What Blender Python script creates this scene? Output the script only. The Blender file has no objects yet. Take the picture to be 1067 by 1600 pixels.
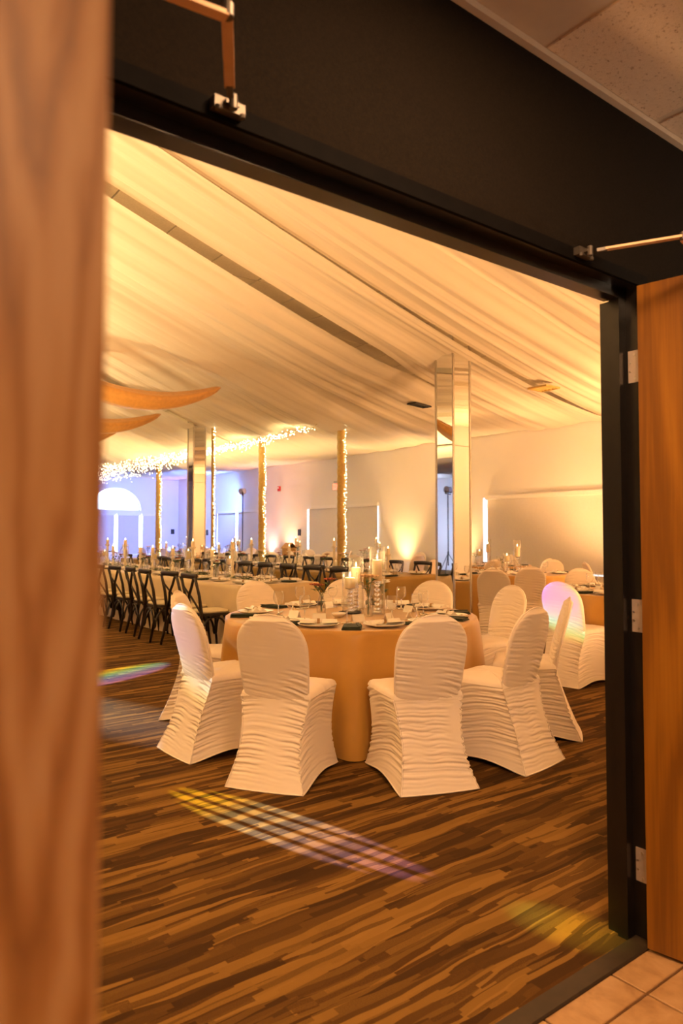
import bpy, math, random
from mathutils import Vector, Matrix, noise as mnoise
R = math.radians; PI = math.pi
sc = bpy.context.scene
col = sc.collection

# ------------------------------------------------------------------ camera
cam_d = bpy.data.cameras.new('camera'); cam = bpy.data.objects.new('camera', cam_d); col.objects.link(cam)
PITCH = 2.2
cam.location = (0, 0, 1.35)
cam.rotation_euler = (R(90 + PITCH), 0, R(-37.3))
cam_d.sensor_fit = 'VERTICAL'; cam_d.sensor_height = 36; cam_d.sensor_width = 24
cam_d.lens = 1105 * 36 / 1600
cam_d.shift_y = -(800 - (835 - 1105 * math.tan(R(PITCH)))) / 1600
cam_d.clip_start = 0.02; cam_d.clip_end = 200
cam_d.dof.use_dof = True; cam_d.dof.focus_distance = 4.3; cam_d.dof.aperture_fstop = 3.6
sc.camera = cam
sc.cycles.transparent_max_bounces = 32
# ------------------------------------------------------------------ world: daylight outside the windows
w = bpy.data.worlds.new('world'); sc.world = w; w.use_nodes = True
bg = w.node_tree.nodes['Background']; bg.inputs[0].default_value = (0.62, 0.78, 1.0, 1); bg.inputs[1].default_value = 9.0
# ------------------------------------------------------------------ exposure
sc.view_settings.view_transform = 'Standard'; sc.view_settings.look = 'None'
sc.view_settings.exposure = 0.95; sc.view_settings.gamma = 1.0; sc.view_settings.use_curve_mapping = False

WARM = (1.0, 0.60, 0.27); AMBER = (1.0, 0.56, 0.22)
def lamp(name, kind, loc, target, power, color, parent=None, size=0.3, spot=60, blend=0.6, radius=0.06):
    d = bpy.data.lights.new(name, kind); d.energy = power; d.color = color
    if kind == 'AREA': d.shape = 'SQUARE'; d.size = size
    else: d.shadow_soft_size = radius
    if kind == 'SPOT': d.spot_size = R(spot); d.spot_blend = blend
    o = bpy.data.objects.new(name, d); col.objects.link(o)
    v = Vector(target) - Vector(loc)
    o.matrix_world = Matrix.Translation(loc) @ v.to_track_quat('-Z', 'Y').to_matrix().to_4x4()
    return o
# large lamps: recessed panel in the lobby ceiling, and the lobby's second panel behind the photographer
LOBBY_LAMPS = [((1.15, 0.42), 34), ((-0.9, -1.6), 26)]
LOBBY_Z = 2.80
for (lx, ly), p in LOBBY_LAMPS:
    lamp('lobby_panel_light', 'AREA', (lx, ly, LOBBY_Z - 0.035), (lx, ly, 0), p, (1.0, 0.56, 0.27), size=0.5)

# ------------------------------------------------------------------ materials
def srgb(r, g, b):
    f = lambda c: (c / 255) / 12.92 if c / 255 <= 0.04045 else ((c / 255 + 0.055) / 1.055) ** 2.4
    return (f(r), f(g), f(b), 1)
MATS = {}
class NT:
    def __init__(s, name):
        s.m = bpy.data.materials.new(name); s.m.use_nodes = True; s.t = s.m.node_tree
        s.p = s.t.nodes['Principled BSDF']; s.out = s.t.nodes['Material Output']; MATS[name] = s.m
    def n(s, kind, **kw):
        x = s.t.nodes.new(kind)
        for k, v in kw.items():
            if hasattr(x, k) and not isinstance(v, tuple): setattr(x, k, v)
        return x
    def l(s, a, b): s.t.links.new(a, b)
    def coords(s, scale=(1, 1, 1), rot=(0, 0, 0), kind='Object'):
        c = s.n('ShaderNodeTexCoord'); m = s.n('ShaderNodeMapping')
        m.inputs['Scale'].default_value = scale; m.inputs['Rotation'].default_value = rot
        s.l(c.outputs[kind], m.inputs['Vector']); return m.outputs['Vector']
    def noise(s, vec, scale, detail=3, rough=0.5, dist=0.0):
        x = s.n('ShaderNodeTexNoise'); x.inputs['Scale'].default_value = scale; x.inputs['Detail'].default_value = detail
        x.inputs['Roughness'].default_value = rough; x.inputs['Distortion'].default_value = dist
        if vec is not None: s.l(vec, x.inputs['Vector'])
        return x.outputs['Fac']
    def ramp(s, fac, stops, interp='LINEAR'):
        x = s.n('ShaderNodeValToRGB'); x.color_ramp.interpolation = interp; e = x.color_ramp.elements
        while len(e) < len(stops): e.new(0.5)
        for el, (p, c) in zip(e, stops): el.position = p; el.color = c
        s.l(fac, x.inputs['Fac']); return x.outputs['Color']
    def bump(s, fac, strength=0.3, dist=0.01):
        b = s.n('ShaderNodeBump'); b.inputs['Strength'].default_value = strength; b.inputs['Distance'].default_value = dist
        s.l(fac, b.inputs['Height']); s.l(b.outputs['Normal'], s.p.inputs['Normal'])
    def math(s, op, a, b=None):
        x = s.n('ShaderNodeMath'); x.operation = op
        for i, v in enumerate((a, b)):
            if v is None: continue
            if isinstance(v, (int, float)): x.inputs[i].default_value = v
            else: s.l(v, x.inputs[i])
        return x.outputs[0]
def sc3(c, k): return (min(1, c[0] * k), min(1, c[1] * k), min(1, c[2] * k), 1)
def basic(name, c, rough=0.6, metal=0.0, nscale=25, var=0.12, bump=0.0, bscale=200, sheen=0.0, spec=0.5):
    t = NT(name); v = t.coords()
    t.l(t.ramp(t.noise(v, nscale), [(0.3, sc3(c, 1 - var)), (0.7, sc3(c, 1 + var))]), t.p.inputs['Base Color'])
    t.p.inputs['Roughness'].default_value = rough; t.p.inputs['Metallic'].default_value = metal
    t.p.inputs['Specular IOR Level'].default_value = spec
    if sheen: t.p.inputs['Sheen Weight'].default_value = sheen
    if bump: t.bump(t.noise(v, bscale, 2), bump, 0.003)
    return t.m
def emis(name, c, strength):
    t = NT(name); e = t.n('ShaderNodeEmission'); e.inputs[0].default_value = c; e.inputs[1].default_value = strength
    t.l(e.outputs[0], t.out.inputs['Surface']); return t.m
def glassy(name, tint=(1, 1, 1, 1), rough=0.02, amount=1.0):
    t = NT(name); tr = t.n('ShaderNodeBsdfTransparent'); tr.inputs[0].default_value = tint
    g = t.n('ShaderNodeBsdfGlossy'); g.inputs['Roughness'].default_value = rough
    f = t.n('ShaderNodeLayerWeight'); f.inputs['Blend'].default_value = 0.5; mx = t.n('ShaderNodeMixShader')
    fac = t.math('ADD', t.math('MULTIPLY', t.math('POWER', f.outputs['Facing'], 3.0), 0.75 * amount), 0.05)
    fac = t.math('MINIMUM', fac, 1.0)
    df = t.n('ShaderNodeBsdfDiffuse'); df.inputs[0].default_value = (0.9, 0.9, 0.9, 1)
    hz = t.n('ShaderNodeMixShader'); hz.inputs[0].default_value = 0.30; t.l(g.outputs[0], hz.inputs[1]); t.l(df.outputs[0], hz.inputs[2])  # white diffuse mixed into the edges paints the bright rim highlights of glass
    t.l(fac, mx.inputs[0]); t.l(tr.outputs[0], mx.inputs[1]); t.l(hz.outputs[0], mx.inputs[2])
    t.l(mx.outputs[0], t.out.inputs['Surface']); return t.m

basic('ivory_spandex', (0.86, 0.75, 0.64, 1), 0.55, var=0.02, nscale=8, sheen=0.2)
basic('gold_satin', (0.52, 0.27, 0.045, 1), 0.36, var=0.06, nscale=5, sheen=0.3)
basic('cream_cloth', (0.78, 0.70, 0.55, 1), 0.7, var=0.03, nscale=6, sheen=0.2)
basic('olive_cloth', (0.36, 0.21, 0.028, 1), 0.5, var=0.06, nscale=5)
basic('white_paint', (0.82, 0.79, 0.74, 1), 0.85, var=0.015, nscale=1.5, bump=0.05, bscale=300)
basic('white_trim', (0.85, 0.82, 0.77, 1), 0.5, var=0.02)
basic('blind_fabric', (0.74, 0.70, 0.64, 1), 0.8, var=0.02, bump=0.1, bscale=500)
basic('dark_paint', (0.0085, 0.0058, 0.0036, 1), 0.9, var=0.25, nscale=160, bump=0.25, bscale=420, spec=0.06)
basic('black_frame', (0.008, 0.006, 0.005, 1), 0.30, var=0.2, nscale=30)
basic('matte_black', (0.0030, 0.0024, 0.0022, 1), 0.8, var=0.2, nscale=30, spec=0.05)
basic('black_gap', (0.004, 0.004, 0.004, 1), 0.8)
basic('dark_wood', (0.022, 0.012, 0.008, 1), 0.35, var=0.35, nscale=40)
basic('seat_pad', (0.72, 0.62, 0.42, 1), 0.75, var=0.05)
basic('china', (0.88, 0.84, 0.78, 1), 0.18, var=0.02)
basic('napkin_cream', (0.86, 0.80, 0.72, 1), 0.8, var=0.03)
basic('napkin_green', (0.020, 0.028, 0.010, 1), 0.7, var=0.3)
basic('card_paper', (0.9, 0.86, 0.78, 1), 0.8, var=0.02)
basic('silver', (0.6, 0.56, 0.5, 1), 0.35, 1.0, var=0.05)
basic('steel', (0.10, 0.085, 0.07, 1), 0.5, 0.7, var=0.08)
basic('arm_metal', (0.55, 0.36, 0.20, 1), 0.6, 0.1, var=0.08)
basic('hinge_metal', (0.55, 0.46, 0.40, 1), 0.45, 0.5, var=0.06)
basic('gold_drape', (0.62, 0.31, 0.07, 1), 0.5, var=0.08, sheen=0.3)
basic('gold_wrap', (0.55, 0.36, 0.10, 1), 0.5, var=0.12)
basic('brown_wood', (0.42, 0.24, 0.08, 1), 0.5, var=0.25, nscale=18)
basic('whitewash', (0.80, 0.72, 0.58, 1), 0.6, var=0.06)
basic('leaf_green', (0.09, 0.15, 0.05, 1), 0.55, var=0.4, nscale=30)
basic('stem_green', (0.07, 0.11, 0.03, 1), 0.55, var=0.3)
basic('rust_petal', (0.38, 0.08, 0.03, 1), 0.6, var=0.3)
basic('white_petal', (0.90, 0.85, 0.76, 1), 0.6, var=0.05)
basic('peach_petal', (0.86, 0.60, 0.38, 1), 0.6, var=0.1)
basic('black_plastic', (0.015, 0.015, 0.016, 1), 0.4, var=0.2)
basic('grey_plastic', (0.45, 0.45, 0.47, 1), 0.45, var=0.05)
basic('red_plastic', (0.55, 0.03, 0.02, 1), 0.4, var=0.1)
basic('grout', (0.20, 0.10, 0.05, 1), 0.9, var=0.2, nscale=60)
basic('grid_metal', (0.50, 0.42, 0.33, 1), 0.55, var=0.03)
basic('hall_tile', (0.62, 0.55, 0.42, 1), 0.9, var=0.06, nscale=60)
basic('aluminium_strip', (0.030, 0.018, 0.008, 1), 0.55, 0.0, var=0.2)
basic('blue_cloth', (0.05, 0.22, 0.55, 1), 0.7, var=0.1)
emis('flame', (1.0, 0.72, 0.32, 1), 7)
emis('fairy', (1.0, 0.80, 0.42, 1), 11)
emis('panel_glow', (1.0, 0.72, 0.45, 1), 6)
emis('lens_warm', (1.0, 0.62, 0.28, 1), 12)
emis('lens_blue', (0.35, 0.45, 1.0, 1), 12)
emis('exit_glow', (1.0, 0.12, 0.06, 1), 2.2)
glassy('clear_glass', (0.992, 0.992, 0.99, 1)); glassy('window_glass', (0.95, 0.97, 0.98, 1), amount=0.6)
def m_crystal():
    t = NT('crystal'); p = t.p; p.inputs['Base Color'].default_value = (1, 0.99, 0.97, 1); p.inputs['Transmission Weight'].default_value = 1.0
    p.inputs['Roughness'].default_value = 0.02; p.inputs['IOR'].default_value = 1.5
m_crystal()
def m_candle():
    t = NT('candle_wax'); p = t.p
    p.inputs['Base Color'].default_value = (0.92, 0.80, 0.58, 1); p.inputs['Roughness'].default_value = 0.5
    p.inputs['Subsurface Weight'].default_value = 0.3; p.inputs['Subsurface Radius'].default_value = (0.02, 0.012, 0.006)
m_candle()
def m_mirror():
    t = NT('mirror'); p = t.p; p.inputs['Metallic'].default_value = 1; p.inputs['Roughness'].default_value = 0.015
    v = t.coords(); t.l(t.ramp(t.noise(v, 2), [(0, (0.86, 0.86, 0.84, 1)), (1, (0.9, 0.9, 0.88, 1))]), p.inputs['Base Color'])
m_mirror()
def m_sheer():
    t = NT('sheer_fabric'); t.t.nodes.remove(t.p)
    d = t.n('ShaderNodeBsdfDiffuse'); d.inputs[0].default_value = (0.86, 0.78, 0.66, 1)
    tl = t.n('ShaderNodeBsdfTranslucent'); tl.inputs[0].default_value = (0.86, 0.76, 0.62, 1)
    tr = t.n('ShaderNodeBsdfTransparent')
    v = t.coords((1, 1, 1)); wv = t.noise(v, 900, 1)
    bp = t.n('ShaderNodeBump'); bp.inputs['Strength'].default_value = 0.15; bp.inputs['Distance'].default_value = 0.002
    t.l(wv, bp.inputs['Height']); t.l(bp.outputs[0], d.inputs['Normal'])
    m1 = t.n('ShaderNodeMixShader'); m1.inputs[0].default_value = 0.16; t.l(d.outputs[0], m1.inputs[1]); t.l(tl.outputs[0], m1.inputs[2])
    m2 = t.n('ShaderNodeMixShader'); m2.inputs[0].default_value = 0.14; t.l(m1.outputs[0], m2.inputs[1]); t.l(tr.outputs[0], m2.inputs[2])
    t.l(m2.outputs[0], t.out.inputs['Surface'])
m_sheer()
def m_carpet():
    t = NT('striped_carpet'); v0 = t.coords((1, 1, 1))
    # wobble the rows a little, then long random cells running along x
    nz = t.n('ShaderNodeTexNoise'); nz.inputs['Scale'].default_value = 2.4; nz.inputs['Detail'].default_value = 2; t.l(v0, nz.inputs['Vector'])
    sep = t.n('ShaderNodeSeparateXYZ'); t.l(v0, sep.inputs[0])
    wob = t.math('MULTIPLY', t.math('SUBTRACT', nz.outputs['Fac'], 0.5), 0.06)
    y = t.math('ADD', sep.outputs[1], wob)
    def cells(xs, ys, off):
        c = t.n('ShaderNodeCombineXYZ'); t.l(t.math('MULTIPLY', sep.outputs[0], xs), c.inputs[0])
        t.l(t.math('ADD', t.math('MULTIPLY', y, ys), off), c.inputs[1])
        vo = t.n('ShaderNodeTexVoronoi'); vo.distance = 'CHEBYCHEV'; vo.inputs['Scale'].default_value = 1; vo.inputs['Randomness'].default_value = 0.95
        t.l(c.outputs[0], vo.inputs['Vector']); s2 = t.n('ShaderNodeSeparateColor'); t.l(vo.outputs['Color'], s2.inputs[0]); return s2.outputs[0]
    a = cells(1.6, 19, 0); b = cells(2.8, 34, 7.3)
    mixv = t.math('ADD', t.math('MULTIPLY', a, 0.62), t.math('MULTIPLY', b, 0.38))
    fine = t.noise(v0, 260, 2)
    mixv = t.math('ADD', mixv, t.math('MULTIPLY', t.math('SUBTRACT', fine, 0.5), 0.10))
    c = t.ramp(mixv, [(0.0, (0.036, 0.015, 0.003, 1)), (0.30, (0.055, 0.024, 0.005, 1)), (0.44, (0.092, 0.042, 0.008, 1)), (0.52, (0.145, 0.072, 0.014, 1)), (0.60, (0.066, 0.027, 0.005, 1)), (0.70, (0.20, 0.102, 0.020, 1)), (1.0, (0.25, 0.130, 0.028, 1))])
    t.l(c, t.p.inputs['Base Color']); t.p.inputs['Roughness'].default_value = 0.95; t.p.inputs['Specular IOR Level'].default_value = 0.15
    t.bump(t.noise(v0, 420, 2), 0.5, 0.004)
m_carpet()
def m_oak(name, rot, ring, c1, c2, c3, sc=1.0):
    t = NT(name); v = t.coords((5.0 * sc, 5.0 * sc, 0.55 * sc), rot)
    n1 = t.noise(v, 1.3, 3, 0.5, 0.6)
    rings = t.math('FRACT', t.math('MULTIPLY', n1, ring))
    r2 = t.math('ABSOLUTE', t.math('SUBTRACT', rings, 0.5))
    v2 = t.coords((90, 90, 2.2), rot); fine = t.noise(v2, 1.5, 2)
    f = t.math('ADD', t.math('MULTIPLY', r2, 1.25), t.math('MULTIPLY', t.math('SUBTRACT', fine, 0.5), 0.55))
    t.l(t.ramp(f, [(0.05, c1), (0.35, c2), (0.7, c3)]), t.p.inputs['Base Color'])
    t.p.inputs['Roughness'].default_value = 0.38; t.bump(fine, 0.08, 0.002); t.p.inputs['Coat Weight'].default_value = 0.25; t.p.inputs['Coat Roughness'].default_value = 0.25
m_oak('oak_face', (0, 0, 0), 3, (0.16, 0.056, 0.003, 1), (0.235, 0.088, 0.005, 1), (0.29, 0.115, 0.008, 1))
def m_oak_edge():
    t = NT('oak_edge'); v = t.coords(); sep = t.n('ShaderNodeSeparateXYZ'); t.l(v, sep.inputs[0])
    vn = t.coords((40, 40, 7)); nz = t.noise(vn, 1.0, 3, 0.55, 0.5)
    yy = t.math('DIVIDE', t.math('SUBTRACT', sep.outputs[1], 0.021), 0.020)
    f = t.math('ADD', t.math('MULTIPLY', sep.outputs[2], -5.5), t.math('MULTIPLY', t.math('POWER', t.math('ABSOLUTE', yy), 1.5), 0.85))
    f = t.math('ADD', f, t.math('MULTIPLY', nz, 1.7))
    tri = t.math('MULTIPLY', t.math('ABSOLUTE', t.math('SUBTRACT', t.math('FRACT', f), 0.5)), 2.0)
    v2 = t.coords((500, 500, 9)); fine = t.noise(v2, 1.0, 2); blotch = t.noise(t.coords((9, 9, 3)), 1.0, 2)
    g = t.math('ADD', tri, t.math('ADD', t.math('MULTIPLY', t.math('SUBTRACT', fine, 0.5), 0.35), t.math('MULTIPLY', t.math('SUBTRACT', blotch, 0.5), 0.9)))
    t.l(t.ramp(g, [(0.0, (0.30, 0.115, 0.018, 1)), (0.35, (0.42, 0.175, 0.038, 1)), (0.7, (0.52, 0.25, 0.075, 1)), (1.0, (0.56, 0.29, 0.105, 1))]), t.p.inputs['Base Color'])
    t.p.inputs['Roughness'].default_value = 0.42
m_oak_edge()
def m_lobby_tile():
    t = NT('beige_floor_tile'); v = t.coords()
    n = t.noise(v, 9, 5, 0.65, 0.4)
    t.l(t.ramp(n, [(0.3, (0.27, 0.14, 0.055, 1)), (0.5, (0.40, 0.23, 0.10, 1)), (0.72, (0.48, 0.30, 0.15, 1))]), t.p.inputs['Base Color'])
    t.p.inputs['Roughness'].default_value = 0.35; t.bump(n, 0.1, 0.003)
m_lobby_tile()
def m_lobby_ceiling():
    t = NT('speckled_ceiling_tile'); v = t.coords()
    n = t.noise(v, 95, 3, 0.7); n2 = t.noise(v, 260, 2)
    t.l(t.ramp(n, [(0.30, (0.24, 0.15, 0.09, 1)), (0.40, (0.62, 0.50, 0.38, 1)), (0.8, (0.68, 0.56, 0.44, 1))]), t.p.inputs['Base Color'])
    t.p.inputs['Roughness'].default_value = 0.95; t.bump(n2, 0.5, 0.003)
m_lobby_ceiling()

# ------------------------------------------------------------------ mesh helpers
class MB:
    def __init__(s): s.v = []; s.f = []
    def add(s, vs, fs):
        b = len(s.v); s.v += [tuple(p) for p in vs]; s.f += [tuple(i + b for i in f) for f in fs]; return s
    def box(s, x0, x1, y0, y1, z0, z1):
        return s.add([(x0, y0, z0), (x1, y0, z0), (x1, y1, z0), (x0, y1, z0), (x0, y0, z1), (x1, y0, z1), (x1, y1, z1), (x0, y1, z1)],
                     [(0, 3, 2, 1), (4, 5, 6, 7), (0, 1, 5, 4), (1, 2, 6, 5), (2, 3, 7, 6), (3, 0, 4, 7)])
    def bevbox(s, x0, x1, y0, y1, z0, z1, b):
        # box with chamfered horizontal top and bottom edges
        def ring(z, i): return [(x0 + i, y0 + i, z), (x1 - i, y0 + i, z), (x1 - i, y1 - i, z), (x0 + i, y1 - i, z)]
        return s.loft([ring(z0, b), ring(z0 + b, 0), ring(z1 - b, 0), ring(z1, b)], True, True)
    def loft(s, rings, cap0=False, cap1=False, closed=True):
        n = len(rings[0]); vs = [p for r in rings for p in r]; fs = []
        for i in range(len(rings) - 1):
            for j in range(n if closed else n - 1):
                a = i * n + j; b = i * n + (j + 1) % n
                fs.append((a, b, b + n, a + n))
        if cap0: fs.append(tuple(range(n - 1, -1, -1)))
        if cap1: fs.append(tuple((len(rings) - 1) * n + j for j in range(n)))
        return s.add(vs, fs)
    def lathe(s, prof, seg=16, c=(0, 0, 0), cap0=True, cap1=True):
        return s.loft([[(c[0] + r * math.cos(2 * PI * j / seg), c[1] + r * math.sin(2 * PI * j / seg), c[2] + z) for j in range(seg)] for r, z in prof], cap0, cap1)
    def tube(s, pts, rad, seg=8, flat=None):
        pts = [Vector(p) for p in pts]; rings = []
        up = Vector((0, 0, 1))
        for i, p in enumerate(pts):
            d = (pts[min(i + 1, len(pts) - 1)] - pts[max(i - 1, 0)]).normalized()
            a = d.cross(up)
            if a.length < 1e-3: a = d.cross(Vector((0, 1, 0)))
            a.normalize(); b = a.cross(d).normalized()
            r = rad[i] if isinstance(rad, (list, tuple)) else rad
            ra, rb = (r, r) if flat is None else (r * flat[0], r * flat[1])
            rings.append([p + a * ra * math.cos(2 * PI * j / seg) + b * rb * math.sin(2 * PI * j / seg) for j in range(seg)])
        return s.loft(rings, True, True)
    def bar(s, p0, p1, w, h):
        # rectangular bar
        p0 = Vector(p0); p1 = Vector(p1); d = (p1 - p0).normalized(); up = Vector((0, 0, 1))
        a = d.cross(up)
        if a.length < 1e-3: a = Vector((1, 0, 0))
        a.normalize(); b = a.cross(d).normalized(); a *= w / 2; b *= h / 2
        return s.loft([[p + a + b, p - a + b, p - a - b, p + a - b] for p in (p0, p1)], True, True)
    def grid(s, fn, nu, nv):
        vs = [fn(i / nu, j / nv) for j in range(nv + 1) for i in range(nu + 1)]
        fs = [(j * (nu + 1) + i, j * (nu + 1) + i + 1, (j + 1) * (nu + 1) + i + 1, (j + 1) * (nu + 1) + i) for j in range(nv) for i in range(nu)]
        return s.add(vs, fs)
    def sphere(s, c, r, seg=10, rings=6, sq=(1, 1, 1)):
        rr = []
        for i in range(1, rings):
            t = PI * i / rings
            rr.append([(c[0] + r * sq[0] * math.sin(t) * math.cos(2 * PI * j / seg), c[1] + r * sq[1] * math.sin(t) * math.sin(2 * PI * j / seg), c[2] - r * sq[2] * math.cos(t)) for j in range(seg)])
        return s.loft(rr, True, True)
    def mesh(s, name, mat, smooth=False):
        me = bpy.data.meshes.new(name); me.from_pydata(s.v, [], s.f)
        me.materials.append(MATS[mat])
        if smooth:
            me.polygons.foreach_set('use_smooth', [True] * len(me.polygons))
            if smooth != 'all': me.set_sharp_from_angle(angle=R(40))
        me.update(); return me
    def build(s, name, mat, parent=None, smooth=False, loc=None):
        o = bpy.data.objects.new(name, s.mesh(name, mat, smooth)); col.objects.link(o)
        if parent is not None: o.parent = parent
        if loc is not None: o.location = loc
        return o
def tag(o, label=None, cat=None, group=None, kind=None):
    if label: o['label'] = label
    if cat: o['category'] = cat
    if group: o['group'] = group
    if kind: o['kind'] = kind
    return o
def empty(name, loc=(0, 0, 0), rz=0.0):
    o = bpy.data.objects.new(name, None); o.empty_display_size = 0.1; col.objects.link(o)
    o.location = loc; o.rotation_euler = (0, 0, rz); return o
KIDS = {}
def copy_tree(o, parent=None):
    c = o.copy(); col.objects.link(c); c.parent = parent
    for ch in o.children: copy_tree(ch, c)
    return c
class Proto:
    """builds a thing once; the first use is the thing itself, later ones are copies of it and its parts"""
    def __init__(s, make): s.make = make; s.root = None
    def __call__(s, loc, rz=0.0, label=None, cat=None, group=None, tilt=None):
        if s.root is None: s.root = s.make(); o = s.root
        else:
            o = copy_tree(s.root)
            if 'group' in o and not group: del o['group']
        o.location = loc; o.rotation_euler = (0, 0, rz) if tilt is None else (tilt[0], tilt[1], rz)
        tag(o, label, cat, group); return o
def struct(o): o['kind'] = 'structure'; return o

# ------------------------------------------------------------------ the room
XL, XR, YD, YD2, YF, ZC = -8.0, 12.2, 1.285, 1.40, 27.0, 4.0     # hall extents; door wall between YD and YD2
RB0, RB1 = 0.325, 2.255          # door rabbets
ST0, ST1 = 0.365, 2.215          # stops
ZR, ZS = 2.198, 2.165            # rabbet head, stop head
struct(MB().box(XL, XR, YD, YF, -0.1, 0.0).build('floor', 'striped_carpet'))
ceil = struct(MB().box(XL, XR, YD2, YF, ZC + 0.02, ZC + 0.12).build('ceiling', 'grid_metal'))
ctile = MB().bevbox(-0.298, 0.298, -0.603, 0.603, -0.012, 0.018, 0.004).mesh('ceiling_tile', 'hall_tile')
for i in range(-2, 18):
    for j in range(0, 13):
        o = bpy.data.objects.new('ceiling_tile', ctile); col.objects.link(o); o.parent = ceil
        o.location = (0.35 + i * 0.61, 2.05 + j * 1.22, ZC)
# door wall with opening
m = MB(); F0, F1, FZ = RB0 - 0.012, RB1 + 0.012, ZR + 0.012
m.box(XL, F0, YD, YD2, 0, ZC + 0.02).box(F1, XR, YD, YD2, 0, ZC + 0.02).box(F0, F1, YD, YD2, FZ, ZC + 0.02)
struct(m.build('wall_front', 'dark_paint'))
m = MB(); HY = YD2 + 0.008
m.box(XL, F0, YD2, HY, 0, ZC).box(F1, XR, YD2, HY, 0, ZC).box(F0, F1, YD2, HY, FZ, ZC)
struct(m.build('wall_front_plaster', 'white_paint'))
struct(MB().box(XL - 0.1, XL, YD, YF, 0, ZC + 0.1).build('wall_left', 'white_paint'))
# right wall with three wide window openings
WZ0, WZ1 = 0.55, 2.17
RW = [(6.6, 10.74), (14.42, 17.73), (20.6, 23.6)]
m = MB(); y = YD
for a, b in RW:
    m.box(XR, XR + 0.25, y, a, 0, ZC + 0.1).box(XR, XR + 0.25, a, b, 0, WZ0).box(XR, XR + 0.25, a, b, WZ1, ZC + 0.1); y = b
m.box(XR, XR + 0.25, y, YF + 0.25, 0, ZC + 0.1)
struct(m.build('wall_right', 'white_paint'))
# far wall with the arched window
AX, AZ, AR = 9.6, 2.28, 1.02
WF0, WF1, FZ1 = 7.7, 11.35, 2.14
m = MB()
m.box(XL, WF0, YF, YF + 0.25, 0, ZC + 0.1).box(WF1, XR, YF, YF + 0.25, 0, ZC + 0.1).box(WF0, WF1, YF, YF + 0.25, 0, WZ0).box(WF0, WF1, YF, YF + 0.25, FZ1, AZ)
m.box(WF0, AX - AR, YF, YF + 0.25, AZ, ZC + 0.1).box(AX + AR, WF1, YF, YF + 0.25, AZ, ZC + 0.1)
NA = 28
for k in range(NA):
    a0, a1 = PI * k / NA, PI * (k + 1) / NA
    p = [(AX + AR * math.cos(a), AZ + 0.86 * AR * math.sin(a)) for a in (a0, a1)]
    q = [(p[0][0], ZC + 0.1), (p[1][0], ZC + 0.1)]
    vs = [(x, yy, z) for yy in (YF, YF + 0.25) for x, z in (p[0], p[1], q[1], q[0])]
    m.add(vs, [(0, 1, 2, 3), (4, 7, 6, 5), (0, 4, 5, 1), (3, 2, 6, 7)])
struct(m.build('wall_back', 'white_paint'))
# windows: frame, mullions, panes
def window(n, horizontal, a, b, z0, z1, base, nm):
    """horizontal=True: lies in a wall of constant y"""
    def bx(mb, u0, u1, d0, d1, z_0, z_1):
        return mb.box(u0, u1, base + d0, base + d1, z_0, z_1) if horizontal else mb.box(base + d0, base + d1, u0, u1, z_0, z_1)
    f = MB(); bx(f, a, a + 0.05, 0.12, 0.2, z0, z1); bx(f, b - 0.05, b, 0.12, 0.2, z0, z1); bx(f, a, b, 0.12, 0.2, z0, z0 + 0.05); bx(f, a, b, 0.12, 0.2, z1 - 0.05, z1)
    root = struct(f.build('window_%d' % n, 'white_trim'))
    for k in range(1, nm):
        u = a + (b - a) * k / nm; bx(MB(), u - 0.025, u + 0.025, 0.12, 0.2, z0, z1).build('mullion', 'white_trim', root)
    for k in range(nm):
        u0 = a + (b - a) * k / nm + 0.026; u1 = a + (b - a) * (k + 1) / nm - 0.026
        bx(MB(), u0 + 0.02, u1 - 0.02, 0.15, 0.156, z0 + 0.05, z1 - 0.05).build('pane', 'window_glass', root)
    bx(MB(), a, b, -0.06, 0.12, z0 - 0.03, z0).build('window_sill', 'white_trim', root)
for n, (a, b) in enumerate(RW): window(n + 1, False, a, b, WZ0, WZ1, XR, 4)
window(4, True, WF0, WF1, WZ0, FZ1, YF, 4)
m = MB()
arc = [(AX + (AR) * math.cos(PI * k / 28), AZ + 0.86 * AR * math.sin(PI * k / 28)) for k in range(29)]
arci = [(AX + (AR - 0.05) * math.cos(PI * k / 28), AZ + 0.03 + 0.86 * (AR - 0.06) * math.sin(PI * k / 28)) for k in range(29)]
for k in range(28):
    vs = [(x, yy, z) for yy in (YF + 0.12, YF + 0.2) for x, z in (arc[k], arc[k + 1], arci[k + 1], arci[k])]
    m.add(vs, [(0, 1, 2, 3), (4, 7, 6, 5), (0, 4, 5, 1), (3, 2, 6, 7)])
m.box(AX - AR, AX + AR, YF + 0.12, YF + 0.2, AZ, AZ + 0.04)
w5 = struct(m.build('window_5', 'white_trim'))
vs = [(x, YF + 0.15, z) for x, z in arci]; MB().add(vs + [(x, YF + 0.156, z) for x, _, z in vs], [tuple(range(29)), tuple(range(57, 28, -1))]).build('pane', 'window_glass', w5)
# roller blinds: each one a sheet with bottom bar and a valance
def blind(horizontal, a, b, z0, z1, base, label, group=None):
    e = empty('roller_blind', ((a + b) / 2, base - 0.02, z0) if horizontal else (base - 0.02, (a + b) / 2, z0))
    def bx(u0, u1, d0, d1, z_0, z_1, name, mat):
        mb = MB(); c = (a + b) / 2
        if horizontal: mb.box(u0 - c, u1 - c, d0, d1, z_0 - z0, z_1 - z0)
        else: mb.box(d0, d1, u0 - c, u1 - c, z_0 - z0, z_1 - z0)
        return mb.build(name, mat, e)
    bx(a + 0.01, b - 0.01, -0.012, -0.008, z0, z1 - 0.02, 'blind_sheet', 'blind_fabric')
    bx(a + 0.01, b - 0.01, -0.02, -0.0, z0 - 0.025, z0, 'bottom_bar', 'white_trim')
    bx(a - 0.02, b + 0.02, -0.055, 0.015, z1 - 0.05, z1 + 0.04, 'valance', 'white_trim')
    tag(e, label, 'blind', group)
BZ = 0.60
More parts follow.
